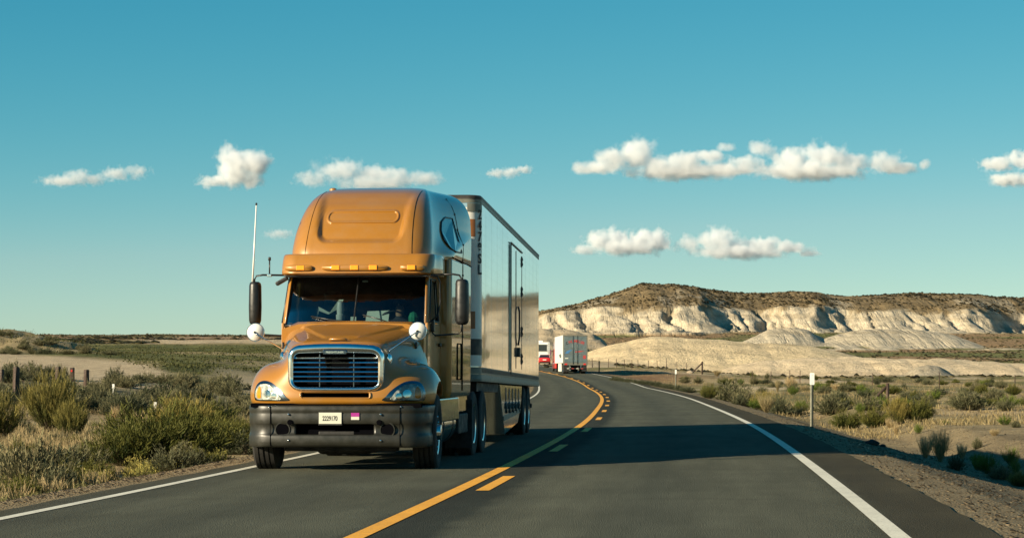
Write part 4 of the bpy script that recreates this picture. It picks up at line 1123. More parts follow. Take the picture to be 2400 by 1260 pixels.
# ------------------------------------------------------------------ the box trailer behind it
TL_YAW, TL_PITCH, TL_L = math.radians(4.2), math.radians(0.70), 15.2
trailer = empty('box_trailer', (-1.81, 36.89, -0.02), (-TL_PITCH, 0, -TL_YAW))
tag(trailer, 'long silver box trailer with black number and side door, drawn by the bronze tractor', 'trailer')
def panel_metal():
    m, n, b = new_mat('trailer_sheet'); co = coords(n)
    sep = N(n, 'ShaderNodeSeparateXYZ'); n.links.new(co, sep.inputs[0])
    # streaky oil-canned sheet
    mp = N(n, 'ShaderNodeMapping'); mp.inputs['Scale'].default_value = (1, 3.2, .10); n.links.new(co, mp.inputs[0])
    st = noise_tex(n, 2.2, 5, 0.6, mp.outputs[0])
    f = noise_tex(n, .7, 4, 0.6, co)
    band = ramp(n, f, [(0.42, (0.70, 0.72, 0.70)), (0.60, (0.84, 0.85, 0.82))])
    c = mixc(n, 1.0, band, ramp(n, st, [(0.3, G3(0.90)), (0.7, G3(1.05))]), 'MULTIPLY')
    n.links.new(c, b.inputs['Base Color'])
    b.inputs['Metallic'].default_value = 0.8; b.inputs['Roughness'].default_value = 0.09
    b.inputs['Coat Weight'].default_value = 0.6; b.inputs['Coat Roughness'].default_value = 0.04
    bump(n, b, st, 0.08, 0.006)
    return m
M_SHEET = panel_metal()
M_RAIL = simple('rail_aluminium', (0.16, 0.16, 0.13), 0.5, 0.25, var=0.2, scale=8)
M_TOPRAIL = simple('top_rail_dark', (0.05, 0.045, 0.04), 0.5, 0.3, var=0.3)
M_NOSE = simple('trailer_nose_white', (0.66, 0.64, 0.58), 0.4, coat=0.3, var=0.08)
M_BAND = simple('brown_band', (0.30, 0.11, 0.03), 0.45, var=0.2, scale=12)
Z0, Z1, HW = 1.24, 4.17, 1.30
def trail_ring(z, inset=0.0):
    p = []; r = .22; w = HW-inset
    for k in range(9):
        a = math.radians(90*k/8); p.append((w-r + r*math.sin(a), inset + r*(1-math.cos(a))))
    p += [(w, y) for y in (2, 4, 6, 8, 10, 12, 14, TL_L-inset)]
    return [Vector((u, y, z)) for u, y in p] + [Vector((-u, y, z)) for u, y in p[::-1]]
body = MB().loft([trail_ring(Z0+.06), trail_ring(Z1-.08)], True, True).build('body', M_SHEET, trailer, smooth=True, auto=.5)
MB().loft([trail_ring(Z1-.062, -.012), trail_ring(Z1-.02, -.012), trail_ring(Z1, .012)], True, True).build('top_rail', M_TOPRAIL, trailer, smooth=True, auto=.5)
MB().loft([trail_ring(Z1-.13, -.007), trail_ring(Z1-.063, -.007)], True, True).build('rivet_rail', M_RAIL, trailer, smooth=True, auto=.5)
MB().loft([trail_ring(Z0-.06, -.015), trail_ring(Z0-.02, -.02), trail_ring(Z0+.02, -.012), trail_ring(Z0+.058, -.012)], True, True).build('bottom_rail', M_RAIL, trailer, smooth=True, auto=.4)
MB().loft([trail_ring(Z0+.062, -.006), trail_ring(Z0+.17, -.006)], True, False).build('rivet_strip', M_RAIL, trailer, smooth=True, auto=.5)
# sheet joints: slim vertical battens down each side
for sgn in (-1, 1):
    for k in range(12):
        y = 1.0 + k*1.22
        MB().b(sgn*HW-.003, sgn*HW+.0012, y-.012, y+.012, Z0+.175, Z1-.195).build('panel_joint', M_SHEET, trailer)
# rows of rivets, small and many
rv = MB()
for y in np.arange(.35, TL_L-.1, .305):
    for z in np.arange(Z0+.25, Z1-.25, .16):
        rv.add([(HW, y-.006, z), (HW+.003, y, z+.0), (HW, y+.006, z), (HW, y, z+.006), (HW, y, z-.006)], [(0,1,3),(3,1,2),(2,1,4),(4,1,0)])
tag(rv.build('rivets', M_RAIL, trailer), kind='stuff')
rv = MB()
for y in np.arange(.3, TL_L-.1, .12):
    rv.b(HW+.005, HW+.012, y-.035, y+.035, Z0+.085, Z0+.15)
tag(rv.build('rail_slots', M_TOPRAIL, trailer), kind='stuff')
# white nose with brown bands, cap over it
def nose(z0, z1, mat, nm, u0=.35, off=.004, amax=90):
    rings = []
    for z in (z0, z1):
        ring = []
        ring.append((u0, -off))
        for k in range(9):
            a = math.radians(amax*k/8); r = .22; ring.append((HW-r + (r+off)*math.sin(a), r - (r+off)*math.cos(a)))
        if amax > 89: ring.append((HW+off, .30))
        rings.append([Vector((u, y, z)) for u, y in ring])
    return MB().loft(rings, False, False).build(nm, mat, trailer, smooth=True)
nose(Z0+.18, Z1-.2, M_NOSE, 'nose_panel', -1.0, .003)
nose(3.50, 3.78, M_BAND, 'nose_band', .7, .006, 38); nose(2.02, 2.30, M_BAND, 'nose_band', .7, .006, 38)
nose(Z0+.36, Z0+.62, M_TOPRAIL, 'corner_plate', 1.0, .006)
MB().loft([trail_ring(Z1-.27, -.01)[:9], trail_ring(Z1-.135, -.01)[:9]], False, False).build('nose_cap', M_RAIL, trailer, smooth=True)
# black number down the front corner
for k, ch in enumerate('2478SL'):
    a = math.radians(62)
    text_mesh('number_digit', ch, .215, M_INK, trailer, (HW-.22+.234*math.sin(a), .22-.234*math.cos(a), Z1-.32-k*.177), (math.pi/2, 0, a), .002, .95, bold=.006)
# double side door
dr = MB().b(HW+.004, HW+.012, 6.48, 9.5, Z0+.2, Z1-.35).build('side_door', M_SHEET, trailer)
MB().b(HW+.010, HW+.03, 6.43, 6.50, Z0+.12, Z1-.36).build('hinge_post', M_TOPRAIL, dr, bevel=.01)
MB().b(HW+.010, HW+.03, 6.42, 9.55, Z1-.35, Z1-.315).build('door_header', M_TOPRAIL, dr, bevel=.01)
MB().b(HW+.013, HW+.02, 7.85, 7.88, Z0+.25, Z1-.4).build('door_joint', M_TOPRAIL, dr)
MB().b(HW+.013, HW+.018, 9.48, 9.51, Z0+.25, Z1-.4).build('door_edge', M_TOPRAIL, dr)
for z in (1.7, 2.25, 3.05, 3.65):
    MB().tube([(HW+.02, 9.40, z-.10), (HW+.03, 9.50, z-.05), (HW+.02, 9.44, z), (HW+.03, 9.50, z+.05), (HW+.015, 9.46, z+.10)], .012, 6).build('hinge', M_TOPRAIL, dr, smooth=True)
MB().tube([(HW+.03, 8.25, 1.95), (HW+.05, 8.3, 2.1), (HW+.05, 8.3, 2.6), (HW+.03, 8.25, 2.7)], .018, 8).build('lock_handle', M_BLACK, dr, smooth=True)
MB().b(HW+.01, HW+.07, 8.15, 8.45, 1.72, 1.90).build('lock_box', M_BLACK, dr, bevel=.01)
# belly box between the axles, with dark scallop and hook-shaped marks on its side
bx = MB().loft([[Vector((u, y, z)) for y, z in ((5.0, 1.17), (10.9, 1.17), (10.6, .80), (9.7, .42), (6.3, .24), (5.75, .60))] for u in (-1.22, 1.22)], True, True).build('belly_box', M_SHEET, trailer, bevel=.015)
bc = MB().loft([[Vector((u, y, z)) for y, z in ((5.85, .58), (10.3, .70), (10.25, .62), (5.9, .49))] for u in (1.215, 1.232)], True, True).build('belly_rail', M_RAIL, bx)
for k in range(5):
    y = 6.5 + k*.85
    pts = [(y-.13, .92), (y-.15, 1.02), (y-.08, 1.09), (y, 1.11), (y+.08, 1.09), (y+.15, 1.02), (y+.13, .92), (y, .84)]
    MB().prism([(1.221, a, b_) for a, b_ in pts], (.006, 0, 0)).build('scallop_mark', M_TOPRAIL, bx)
    MB().tube([(1.226, y-.14, .72), (1.226, y-.10, .80), (1.226, y+.05, .83), (1.226, y+.12, .78), (1.226, y+.06, .70), (1.226, y+.10, .64)], .022, 6).build('tie_hook', M_TOPRAIL, bx, smooth=True)
MB().b(-1.2, 1.2, .5, 4.9, 1.02, 1.17).build('underframe', M_CHASSIS, trailer)
MB().b(-1.1, 1.1, 10.9, TL_L-.1, .95, 1.17).build('bogie_frame', M_CHASSIS, trailer)
for sgn in (-1, 1):
    for y in (11.75, 13.05): wheel(trailer, (sgn*1.10, y, .51 + y*math.tan(TL_PITCH)), .50, .25, sgn, M_ALU, dual=True)
    MB().b(sgn*.9-.25, sgn*.9+.25, 14.0, 14.02, .42, 1.1).build('mud_flap', M_CHASSIS, trailer)
for y in (11.75, 13.05): MB().tube([(-1.0, y, .65), (1.0, y, .65)], .1, 12).build('axle', M_CHASSIS, trailer, smooth=True)
MB().b(-1.15, 1.15, TL_L-.1, TL_L-.02, .70, .80).build('rear_guard', M_CHASSIS, trailer, bevel=.01)
for sgn in (-.5, .5): MB().b(sgn-.05, sgn+.05, TL_L-.1, TL_L-.03, .78, 1.2).build('guard_post', M_CHASSIS, trailer)
MB().b(-HW+.05, HW-.05, TL_L, TL_L+.02, Z0+.05, Z1-.1).build('rear_doors', M_SHEET, trailer)
# air and power lines to the tractor
for u in (.55, .70): MB().tube([(u, -.02, 2.3), (u+.1, -.4, 1.8), (u+.05, -.8, 1.4)], .016, 6).build('air_line', M_BLACK, trailer, smooth=True)
# ------------------------------------------------------------------ vehicles further down the road
M_SHADEALU = simple('brushed_door_aluminium', (0.34, 0.37, 0.345), 0.33, 0.85, var=0.25, scale=2.5)  # aluminium darkened: the rear doors' shade is in the base colour
M_FWHITE = simple('trailer_white_skin', (0.74, 0.73, 0.68), 0.4, coat=0.2, var=0.07, scale=2)
M_BLUE = simple('blue_print', (0.05, 0.16, 0.32), 0.5, var=0.2)
M_REDP = simple('red_print', (0.34, 0.05, 0.045), 0.5, var=0.15)
M_CARRED = car_paint('red_car_paint', (0.55, 0.012, 0.010), 0.1)
M_DGLASS = simple('dark_window', (0.02, 0.024, 0.026), 0.08, coat=0.6, var=0.2)
def ground_z(x, y): 
    xc, zc, th = road_at_y(y); return float(zc + (x-xc)*E_SLOPE)

ft = empty('box_trailer', (6.74, 245.0, ground_z(6.74, 245)), (0, 0, math.radians(2.2)))
tag(ft, 'white box trailer with silver rear doors and red arched lettering, driving away', 'trailer')
W, H0, H1, L = 1.30, 1.15, 4.12, 15.6
MB().b(-W, W, .06, L, H0, H1).build('body', M_FWHITE, ft, bevel=.03)
MB().b(-W-.01, W+.01, 0, .10, H1-.14, H1+.01).build('rear_header', M_RAIL, ft, bevel=.01)
MB().b(-W-.01, W+.01, 0, .10, H0-.22, H0+.03).build('rear_sill', M_RAIL, ft, bevel=.01)
for sgn in (-1, 1): MB().b(sgn*(W-.04)-.05, sgn*(W-.04)+.05, 0, .10, H0, H1-.1).build('corner_post', M_RAIL, ft, bevel=.01)
for sgn in (-1, 1):
    d = empty('rear_door', (0, 0, 0)); d.parent = ft
    for z0, z1 in ((H0+.05, 2.05), (2.09, 2.62), (2.66, H1-.16)):
        MB().b(min(sgn*.015, sgn*1.20), max(sgn*.015, sgn*1.20), .0, .05, z0, z1).build('door_panel', M_SHADEALU, d, bevel=.012)
    for u in (.24, .0):
        if u == 0: continue
        MB().tube([(sgn*u, -.03, H0-.1), (sgn*u, -.03, H1-.08)], .028, 8).build('lock_rod', M_BLACK, d, smooth=True)
    MB().b(sgn*.24-.10, sgn*.24+.10, -.06, -.03, 1.55, 1.60).build('latch', M_RAIL, d)
    MB().b(sgn*1.0-.14, sgn*1.0+.14, -.012, .0, H0-.19, H0-.04).build('tail_lamp', M_RED, ft, bevel=.01)
    MB().b(sgn*.95-.27, sgn*.95+.27, .12, .14, .28, H0-.2).build('mud_flap', M_CHASSIS, ft)
name = 'C.W. MILLER'
for k, ch in enumerate(name):
    a = math.radians(28 - 56*k/(len(name)-1)); R = 1.85
    if ch == ' ': continue
    text_mesh('door_letter', ch, .40, M_INK if k == 0 else M_REDP, ft, (-R*math.sin(a), -.008, 1.62 + R*math.cos(a)), (math.pi/2, -a, 0), .003, 1.0, bold=.012)
MB().prism([(-1.1,-.004,2.15),(-.95,-.004,2.40),(-.5,-.004,2.56),(-.28,-.004,2.56),(-.6,-.004,2.36),(-.7,-.004,2.18)], (0,-.004,0)).build('blue_swoosh', M_BLUE, ft)
MB().prism([(-.05,-.004,2.28),(.5,-.004,2.30),(1.0,-.004,2.45),(.4,-.004,2.44),(-.02,-.004,2.38)], (0,-.004,0)).build('red_script', M_REDP, ft)
MB().prism([(.82,-.004,1.60),(1.14,-.004,1.60),(1.14,-.004,1.98),(.82,-.004,1.98)], (0,-.004,0)).build('red_badge', M_REDP, ft)
MB().prism([(-1.1,-.004,1.6),(-.75,-.004,1.6),(-.75,-.004,1.72),(-1.1,-.004,1.72)], (0,-.004,0)).build('small_sign', M_PLATE, ft)
MB().prism([(-W-.004,3.2,1.75),(-W-.004,5.6,1.7),(-W-.004,7.5,2.05),(-W-.004,4.6,2.18),(-W-.004,3.0,1.95)], (-.004,0,0)).build('side_emblem', M_SHADEALU, ft)
MB().b(-1.1, 1.1, .05, .12, .52, .62).build('rear_guard', M_CHASSIS, ft, bevel=.01)
for k in range(4): MB().b(-.9+k*.5, -.65+k*.5, .035, .05, .53, .61).build('reflector_strip', M_REDP if k % 2 else M_PLATE, ft)
for u in (-.6, .6): MB().b(u-.04, u+.04, .05, .12, .6, .95).build('guard_post', M_ALU, ft)
MB().b(-1.0, 1.0, .2, L-1, .80, 1.12).build('underframe', M_CHASSIS, ft)
MB().b(-1.27, -1.20, 4.2, 9.5, .25, 1.12).build('side_skirt', M_FWHITE, ft, bevel=.01)
for sgn in (-1, 1):
    for y in (1.9, 3.15): wheel(ft, (sgn*1.08, y, .51), .51, .26, sgn, M_ALU, dual=True)

fr = empty('semi_tractor', (6.06, 262.6, ground_z(5.6, 262)), (0, 0, math.radians(2.6)))
tag(fr, 'red semi tractor mostly hidden ahead of the white box trailer', 'truck')
MB().loft([[Vector((u, y, z)) for u, y in ((-w,y0),(w,y0),(w,y1),(-w,y1))] for z, w, y0, y1 in ((.75,1.22,-.5,3.4),(1.1,1.24,-.5,3.4),(2.4,1.22,-.4,2.6),(3.2,1.15,0,2.2),(3.6,1.05,.3,1.8))], True, True).build('cab', M_CARRED, fr, smooth=True, auto=.5, bevel=.05)
MB().loft([[Vector((u, y, z)) for u, y in ((-w,3.3),(w,3.3),(w*.85,5.2),(-w*.85,5.2))] for z, w in ((.7,1.15),(1.5,1.1),(1.75,.9))], True, True).build('hood', M_CARRED, fr, smooth=True, auto=.5, bevel=.05)
for sgn in (-1, 1):
    MB().prism([(sgn*1.235,2.0,1.9),(sgn*1.235,2.9,1.9),(sgn*1.2,2.7,2.6),(sgn*1.2,2.0,2.6)], (sgn*.01,0,0)).build('door_window', M_DGLASS, fr)
    MB().b(sgn*1.5-.1, sgn*1.5+.1, 2.9, 3.0, 1.9, 2.5).build('mirror', M_CHROME, fr, bevel=.02)
    MB().tube([(sgn*1.2,2.95,2.4),(sgn*1.5,2.95,2.4)], .02, 6).build('mirror_arm', M_CHROME, fr)
    MB().b(sgn*1.24-.14, sgn*1.24+.14, -3.2, 1.2, .35, 1.0).build('side_tank', M_CARRED, fr, bevel=.08)
    for y in (-2.6, -1.3, 4.0): wheel(fr, (sgn*1.08, y, .51), .51, .26, sgn, M_ALU, dual=y < 0)
MB().b(-.5, .5, -3.6, 4.8, .6, .9).build('frame_rail', M_CHASSIS, fr)

# red saloon car
cr = empty('car', (4.78, 338.0, ground_z(4.8, 338)), (0, 0, math.radians(1.0)))
tag(cr, 'red car seen from behind, just left of the far white trailer', 'car')
def car_ring(y, w, z0, z1, wt):
    return [Vector((u, y, z)) for u, z in ((-w*.9,z0),(w*.9,z0),(w,z0+.18),(w,z0+.45),(wt,z1),(wt*.5,z1+.03),(-wt*.5,z1+.03),(-wt,z1),(-w,z0+.45),(-w,z0+.18))]
MB().loft([car_ring(0,.80,.32,.82,.72), car_ring(.05,.88,.25,.98,.76), car_ring(.6,.91,.2,1.02,.78), car_ring(2.2,.92,.2,1.0,.80), car_ring(3.6,.91,.2,.95,.78), car_ring(4.3,.86,.22,.80,.70), car_ring(4.55,.72,.3,.62,.58)], True, True).build('body', M_CARRED, cr, smooth=True, auto=.7)
MB().loft([[Vector((u, y, z)) for u, y in ((-w,y0),(w,y0),(w,y1),(-w,y1))] for z, w, y0, y1 in ((1.0,.78,.35,3.3),(1.42,.60,1.0,2.35))], True, True).build('cabin_glass', M_DGLASS, cr, smooth=True, auto=.3, bevel=.06)
MB().loft([[Vector((u, y, z)) for u, y in ((-w,y0),(w,y0),(w,y1),(-w,y1))] for z, w, y0, y1 in ((1.40,.61,.98,2.38),(1.45,.58,1.05,2.25))], True, True).build('roof', M_CARRED, cr, smooth=True, auto=.5, bevel=.02)
for sgn in (-1, 1):
    MB().prism([(sgn*.62,-.005,.72),(sgn*.80,.02,.72),(sgn*.80,.03,.9),(sgn*.66,.0,.9)], (0,-.03,0)).build('tail_lamp', M_RED, cr)
    for y in (.85, 3.55): wheel(cr, (sgn*.80, y, .32), .32, .2, sgn, M_ALU)
    MB().b(sgn*.98-.09, sgn*.98+.09, 2.75, 2.85, .98, 1.1).build('door_mirror', M_CARRED, cr, bevel=.02)
MB().b(-.26, .26, -.03, .0, .62, .76).build('licence_plate', M_WHITEP, cr)
MB().b(-.75, .75, -.03, .1, .28, .42).build('bumper', M_BLACK, cr, bevel=.03)

# motorhome ahead of the car
rv_ = empty('motorhome', (4.95, 372.0, ground_z(5, 372)), (0, 0, math.radians(.8)))
tag(rv_, 'white motorhome with wide rear window, beyond the red car', 'motorhome')
MB().b(-1.2, 1.2, 0, 8.5, .6, 3.25).build('body', M_WHITEP, rv_, bevel=.12, seg=3)
wn = MB().b(-.95, .70, -.02, .0, 1.75, 2.85).build('rear_window', M_DGLASS, rv_, bevel=.03)
MB().tube([(-.98,-.03,1.72),(.73,-.03,1.72),(.73,-.03,2.88),(-.98,-.03,2.88),(-.98,-.03,1.72)], .035, 6).build('window_frame', M_WHITEP, wn)
MB().b(-.9, .1, 1.5, 2.6, 3.25, 3.52).build('roof_air_conditioner', M_WHITEP, rv_, bevel=.06)
for u in (.86, 1.10): MB().tube([(u,-.07,1.0),(u,-.07,3.3),(u,.2,3.35)], .02, 6).build('ladder_rail', M_ALU, rv_)
for k in range(6): MB().tube([(.86,-.07,1.2+k*.35),(1.10,-.07,1.2+k*.35)], .016, 6).build('ladder_rung', M_ALU, rv_)
for sgn in (-1, 1):
    MB().b(sgn*1.05-.08, sgn*1.05+.08, -.03, .0, .95, 1.25).build('tail_lamp', M_RED, rv_)
    for y in (2.0, 6.8): wheel(rv_, (sgn*1.0, y, .42), .42, .26, sgn, M_ALU)
    MB().b(sgn*1.4-.1, sgn*1.4+.1, 7.9, 8.0, 1.8, 2.2).build('door_mirror', M_BLACK, rv_, bevel=.02)
MB().b(-1.1, 1.1, -.08, .06, .45, .65).build('bumper', M_BLACK, rv_, bevel=.03)
# ------------------------------------------------------------------ posts, markers, stones
def terr_z(x, y):
    z, *_ = terrain(np.array([float(x)]), np.array([float(y)])); return float(z[0])
M_POST = simple('weathered_post', (0.045, 0.025, 0.015), 0.9, var=0.45, scale=9, bmp=0.01)
M_STEEL = simple('post_steel', (0.10, 0.10, 0.075), 0.55, 0.5, var=0.3, scale=8)
M_GREENPOST = simple('green_steel', (0.02, 0.045, 0.03), 0.6, 0.3, var=0.3)
M_STONE = simple('stone', (0.30, 0.24, 0.17), 0.9, var=0.4, scale=6, bmp=0.03)
M_DARKLUMP = simple('dark_lump', (0.015, 0.013, 0.011), 0.9, var=0.4, scale=6, bmp=0.03)  # near-black surface of the two lumps on the gravel slope
def post(px, d, h, w, label, tilt=0.0, cap=False, group=None):
    x = (px-1200)/FPX*d; z = terr_z(x, d)
    rings = []
    for t, s_ in ((-.3, 1.05), (0, 1.05), (.3, .97), (.7, .95), (.97, .93), (1.0, .80)):
        rings.append([Vector((w*.5*s_*math.copysign(abs(math.cos(a))**.6, math.cos(a)) + random.uniform(-.01, .01), w*.5*s_*math.copysign(abs(math.sin(a))**.6, math.sin(a)), h*t)) for a in (2*math.pi*k/10 + .3 for k in range(10))])
    o = MB().loft(rings, True, True).build('fence_post', M_POST, smooth=True, auto=.7)
    o.location = (x, d, z); o.rotation_euler = (random.uniform(-.02, .02), tilt, random.uniform(0, 3))
    if cap:
        MB().lathe([(-w*.54,.045),(-w*.56,.045),(-w*.57,.002)], 'Y', 12, (0, 0, h*.86)).build('red_reflector', M_RED, o)
        o.rotation_euler = (0, 0, 0)
    return tag(o, label, 'post', group)
post(3, 94, 1.20, .20, 'dark fence post cut by the left edge of the picture', .02)
post(38, 92, 1.38, .24, 'tallest dark timber fence post, standing among yellow brush on the left', .03)
post(137, 104, 1.12, .22, 'dark fence post left of the one with a red reflector', -.01)
post(170, 104, 1.10, .22, 'dark fence post with a red reflector near its top', .01, True)
post(204, 103, 1.06, .23, 'dark fence post right of the one with a red reflector', .0)
for px, d, h, lab in ((267, 100, .62, 'small white stake in the scrub, left of two'), (365, 84, .62, 'small white stake in the scrub, right of two')):
    x = (px-1200)/FPX*d
    o = MB().b(-.03, .03, -.02, .02, -.2, h).b(-.05, .05, -.025, -.021, h-.2, h).build('marker_stake', M_WHITEP, bevel=.005)
    o.location = (x, d, terr_z(x, d)); tag(o, lab, 'stake')
def delineator(px, d, py_top, w, label, panel=True, mat=None):
    x = (px-1200)/FPX*d; z = terr_z(x, d); top = at(px, py_top, d).z; h = top - z
    e = empty('delineator_post', (x, d, z), (0, math.radians(.6), 0)); tag(e, label, 'road marker')
    u = MB()
    u.prism([(-w*.5,0,-.3),(-w*.15,-.02,-.3),(w*.15,-.02,-.3),(w*.5,0,-.3),(w*.5,.01,-.3),(w*.12,-.008,-.3),(-w*.12,-.008,-.3),(-w*.5,.01,-.3)], (0,0,h+.3))
    u.build('post', mat or M_STEEL, e)
    if panel:
        p = MB().loft([[Vector((a, y, b_)) for a, b_ in rrect(w*.72, h-.30, h+.01, .02, 4)] for y in (-.034, -.026)], True, True).build('reflector_panel', M_WHITEP, e)
        MB().b(-w*.5, w*.5, -.037, -.034, h-.13, h-.02).build('reflective_sheet', M_WHITEP, p)
        for zz_ in (h-.05, h-.25): MB().lathe([(-.036,.008),(-.042,.006),(-.043,.001)], 'Y', 8, (0,0,zz_)).build('bolt', M_STEEL, p)
    return e
delineator(1901, 60, 874, .085, 'tall roadside marker post with white panel at the edge of the gravel')
delineator(1583, 165, 866, .09, 'small far marker post with white panel beside the bend')
delineator(1404, 258, 845, .13, 'plain dark green post at the road edge right of the far trailer', False, M_GREENPOST)
for i, px in enumerate((1388, 1426, 1445, 1463, 1481, 1495, 1520, 1540, 1562, 1586, 1609)):
    d = 300 + 3*i; x = (px-1200)/FPX*d
    o = MB().tube([(0,0,-.2),(random.uniform(-.03,.03),0,1.25 if px != 1562 else 1.7)], [.05,.04], 6).build('fence_post', M_POST, smooth=True)
    o.location = (x, d, terr_z(x, d))
    tag(o, 'thin fence post in the line along the foot of the tan mound' if px != 1562 else 'taller thin fence post in the line along the foot of the tan mound', 'post', 'fence posts below the tan mound' if px != 1562 else None)
for px, d, lab in ((1762,215,None),(1806,210,None),(1850,205,None),(1874,200,None),(2044,190,None),(2200,165,'lone thin post right of the bush row'),(2377,150,'thin post near the right edge of the picture')):
    x = (px-1200)/FPX*d
    o = MB().tube([(0,0,-.2),(.02,0,1.15)], [.035,.03], 6).build('fence_post', M_POST, smooth=True); o.location = (x, d, terr_z(x, d))
    tag(o, lab or 'thin fence post on the scrub flat behind the tall roadside marker', 'post', None if lab else 'fence posts on the right flat')
def brace(px, d, label, s_=1.0, stone=True):
    x = (px-1200)/FPX*d; e = empty('broken_fence_brace', (x, d, terr_z(x, d))); tag(e, label, 'post')
    MB().tube([(0,0,-.2),(.03*s_,0,1.45*s_)], [.11*s_,.10*s_], 8).build('upright', M_POST, e, smooth=True)
    MB().tube([(-1.25*s_,0,.05),(0,0,1.25*s_)], [.08*s_,.08*s_], 8).build('strut', M_POST, e, smooth=True)
    if stone:
        rs = bmesh.new(); bmesh.ops.create_icosphere(rs, subdivisions=2, radius=1)
        for v in rs.verts: v.co = Vector((v.co.x*.42, v.co.y*.3, v.co.z*.22))*(1+.25*(random.random()-.5)) + Vector((-1.35*s_, 0, .2))
        me = bpy.data.meshes.new('stone'); rs.to_mesh(me); rs.free(); me.materials.append(M_STONE); link_mesh('stone_pile', me, e)
brace(1645, 262, 'leaning broken fence brace with a pale stone on the flat left of the near marker')
brace(2078, 118, 'dark leaning fence brace poking up behind the green bush row', .85, False)
def rock(px, d, r, label, mat):
    x = (px-1200)/FPX*d
    b_ = bmesh.new(); bmesh.ops.create_icosphere(b_, subdivisions=3, radius=1)
    for v in b_.verts:
        k = 1 + .28*(noise2(np.array([v.co.x*1.7+px]), np.array([v.co.y*1.7+v.co.z*2.3]))[0]-.5)
        v.co = Vector((v.co.x*r*1.5*k, v.co.y*r*k, v.co.z*r*.85*k))
    for f in b_.faces: f.smooth = True
    me = bpy.data.meshes.new('rock'); b_.to_mesh(me); b_.free(); me.materials.append(mat)
    o = link_mesh('rock', me); o.location = (x, d, terr_z(x, d)+r*.3); return tag(o, label, 'rock')
rock(2042, 53, .11, 'larger black lump lying on the gravel slope', M_DARKLUMP)
rock(2066, 58, .06, 'smaller black lump up the gravel slope from the larger one', M_DARKLUMP)
# ------------------------------------------------------------------ plants
def leaf_mat(name, rough=.75, trans=.25):
    m, n, b = new_mat(name)
    a = N(n, 'ShaderNodeVertexColor'); a.layer_name = 'col'
    oi = N(n, 'ShaderNodeObjectInfo')
    c = mixc(n, 1.0, a.outputs[0], ramp(n, oi.outputs['Random'], [(0, (0.80, 0.84, 0.8)), (1, (1.18, 1.12, 1.1))]), 'MULTIPLY')
    n.links.new(c, b.inputs['Base Color']); b.inputs['Roughness'].default_value = rough; b.inputs['Specular IOR Level'].default_value = .2
    t = N(n, 'ShaderNodeBsdfTranslucent'); n.links.new(c, t.inputs[0]); mx = N(n, 'ShaderNodeMixShader'); mx.inputs[0].default_value = trans
    o = n.nodes['Material Output']; n.links.new(b.outputs[0], mx.inputs[1]); n.links.new(t.outputs[0], mx.inputs[2]); n.links.new(mx.outputs[0], o.inputs['Surface'])
    return m
M_LEAF = leaf_mat('scrub_leaf'); M_STRAW = leaf_mat('dry_grass_blade', .8, .35)

def blades(base, direc, length, width, col0, col1):
    """arrays -> vertices (N*4), quads, colours; a tapering blade each"""
    n = len(base)
    up = rng.normal(size=(n, 3)); side = np.cross(direc, up); side /= np.linalg.norm(side, axis=1, keepdims=True)+1e-9
    w = width[:, None]*side*.5; tip = base + direc*length[:, None]
    V = np.stack([base-w, base+w, tip+w*.35, tip-w*.35], 1).reshape(-1, 3)
    Q = np.arange(n*4).reshape(n, 4)
    Cc = np.stack([col0, col0, col1, col1], 1).reshape(-1, 3)
    return V, Q, Cc
def mesh_from(name, V, Q, Cc, mat):
    me = bpy.data.meshes.new(name); np_mesh(me, V, Q)
    a = me.color_attributes.new('col', 'FLOAT_COLOR', 'POINT'); cc = np.ones((len(V), 4), np.float32); cc[:, :3] = np.clip(Cc, 0, 1); a.data.foreach_set('color', cc.ravel())
    me.materials.append(mat); return me
def unit(v): return v/(np.linalg.norm(v, axis=-1, keepdims=True)+1e-9)

def shrub_mesh(name, nb, nl, base_c, tip_c, spread=1.15, leaf=(.10, .22), w=.022, lump=.25, stem_c=(.10, .075, .045), upright=.5):
    th = np.arccos(1 - rng.random(nb)*(1-math.cos(spread))); ph = rng.random(nb)*2*math.pi
    d = np.stack([np.sin(th)*np.cos(ph), np.sin(th)*np.sin(ph), np.cos(th)], 1)
    # uneven outline
    k = 1 - lump*fbm(ph*1.6+3, th*3.0, 3)*1.6 + lump*.6
    L = (.72 + .32*rng.random(nb))*k
    root = np.stack([np.cos(ph), np.sin(ph), np.zeros(nb)], 1)*(.18*np.sin(th)*rng.random(nb))[:, None]
    # leaves along the outer part of every branch
    t = .28 + .75*rng.random((nb, nl))**.75
    bend = (t**2*.18)[..., None]*np.array([0, 0, 1.0])*upright
    P = root[:, None] + (d[:, None]*(L[:, None]*t)[..., None]) + bend + rng.normal(size=(nb, nl, 3))*.035
    D = unit(d[:, None]*.8 + np.array([0, 0, upright]) + rng.normal(size=(nb, nl, 3))*.42)
    P, D, t = P.reshape(-1, 3), D.reshape(-1, 3), t.reshape(-1)
    n = len(P); ln = leaf[0] + (leaf[1]-leaf[0])*rng.random(n)
    bc, tc = np.array(base_c), np.array(tip_c)
    f = smooth01(.55, 1.0, t*(.75+.5*rng.random(n)))[:, None]
    v = (.65 + .7*rng.random((n, 1)))
    c0 = (bc*(1-f*.6) + tc*f*.6)*v; c1 = (bc*(1-f) + tc*f)*v
    V, Q, Cc = blades(P, D, ln, np.full(n, w)*(.7+.6*rng.random(n)), c0, c1)
    # stems
    sb = root; sd = d; sl = L*.8
    V2, Q2, C2 = blades(sb, unit(sd + np.array([0, 0, .1])), sl, np.full(nb, .022), np.tile(stem_c, (nb, 1)), np.tile(stem_c, (nb, 1)))
    V = np.concatenate([V, V2]); Q = np.concatenate([Q, Q2+len(V)-len(V2)]); Cc = np.concatenate([Cc, C2])
    V[:, 2] = np.maximum(V[:, 2], -.02)
    return mesh_from(name, V, Q, Cc, M_LEAF)
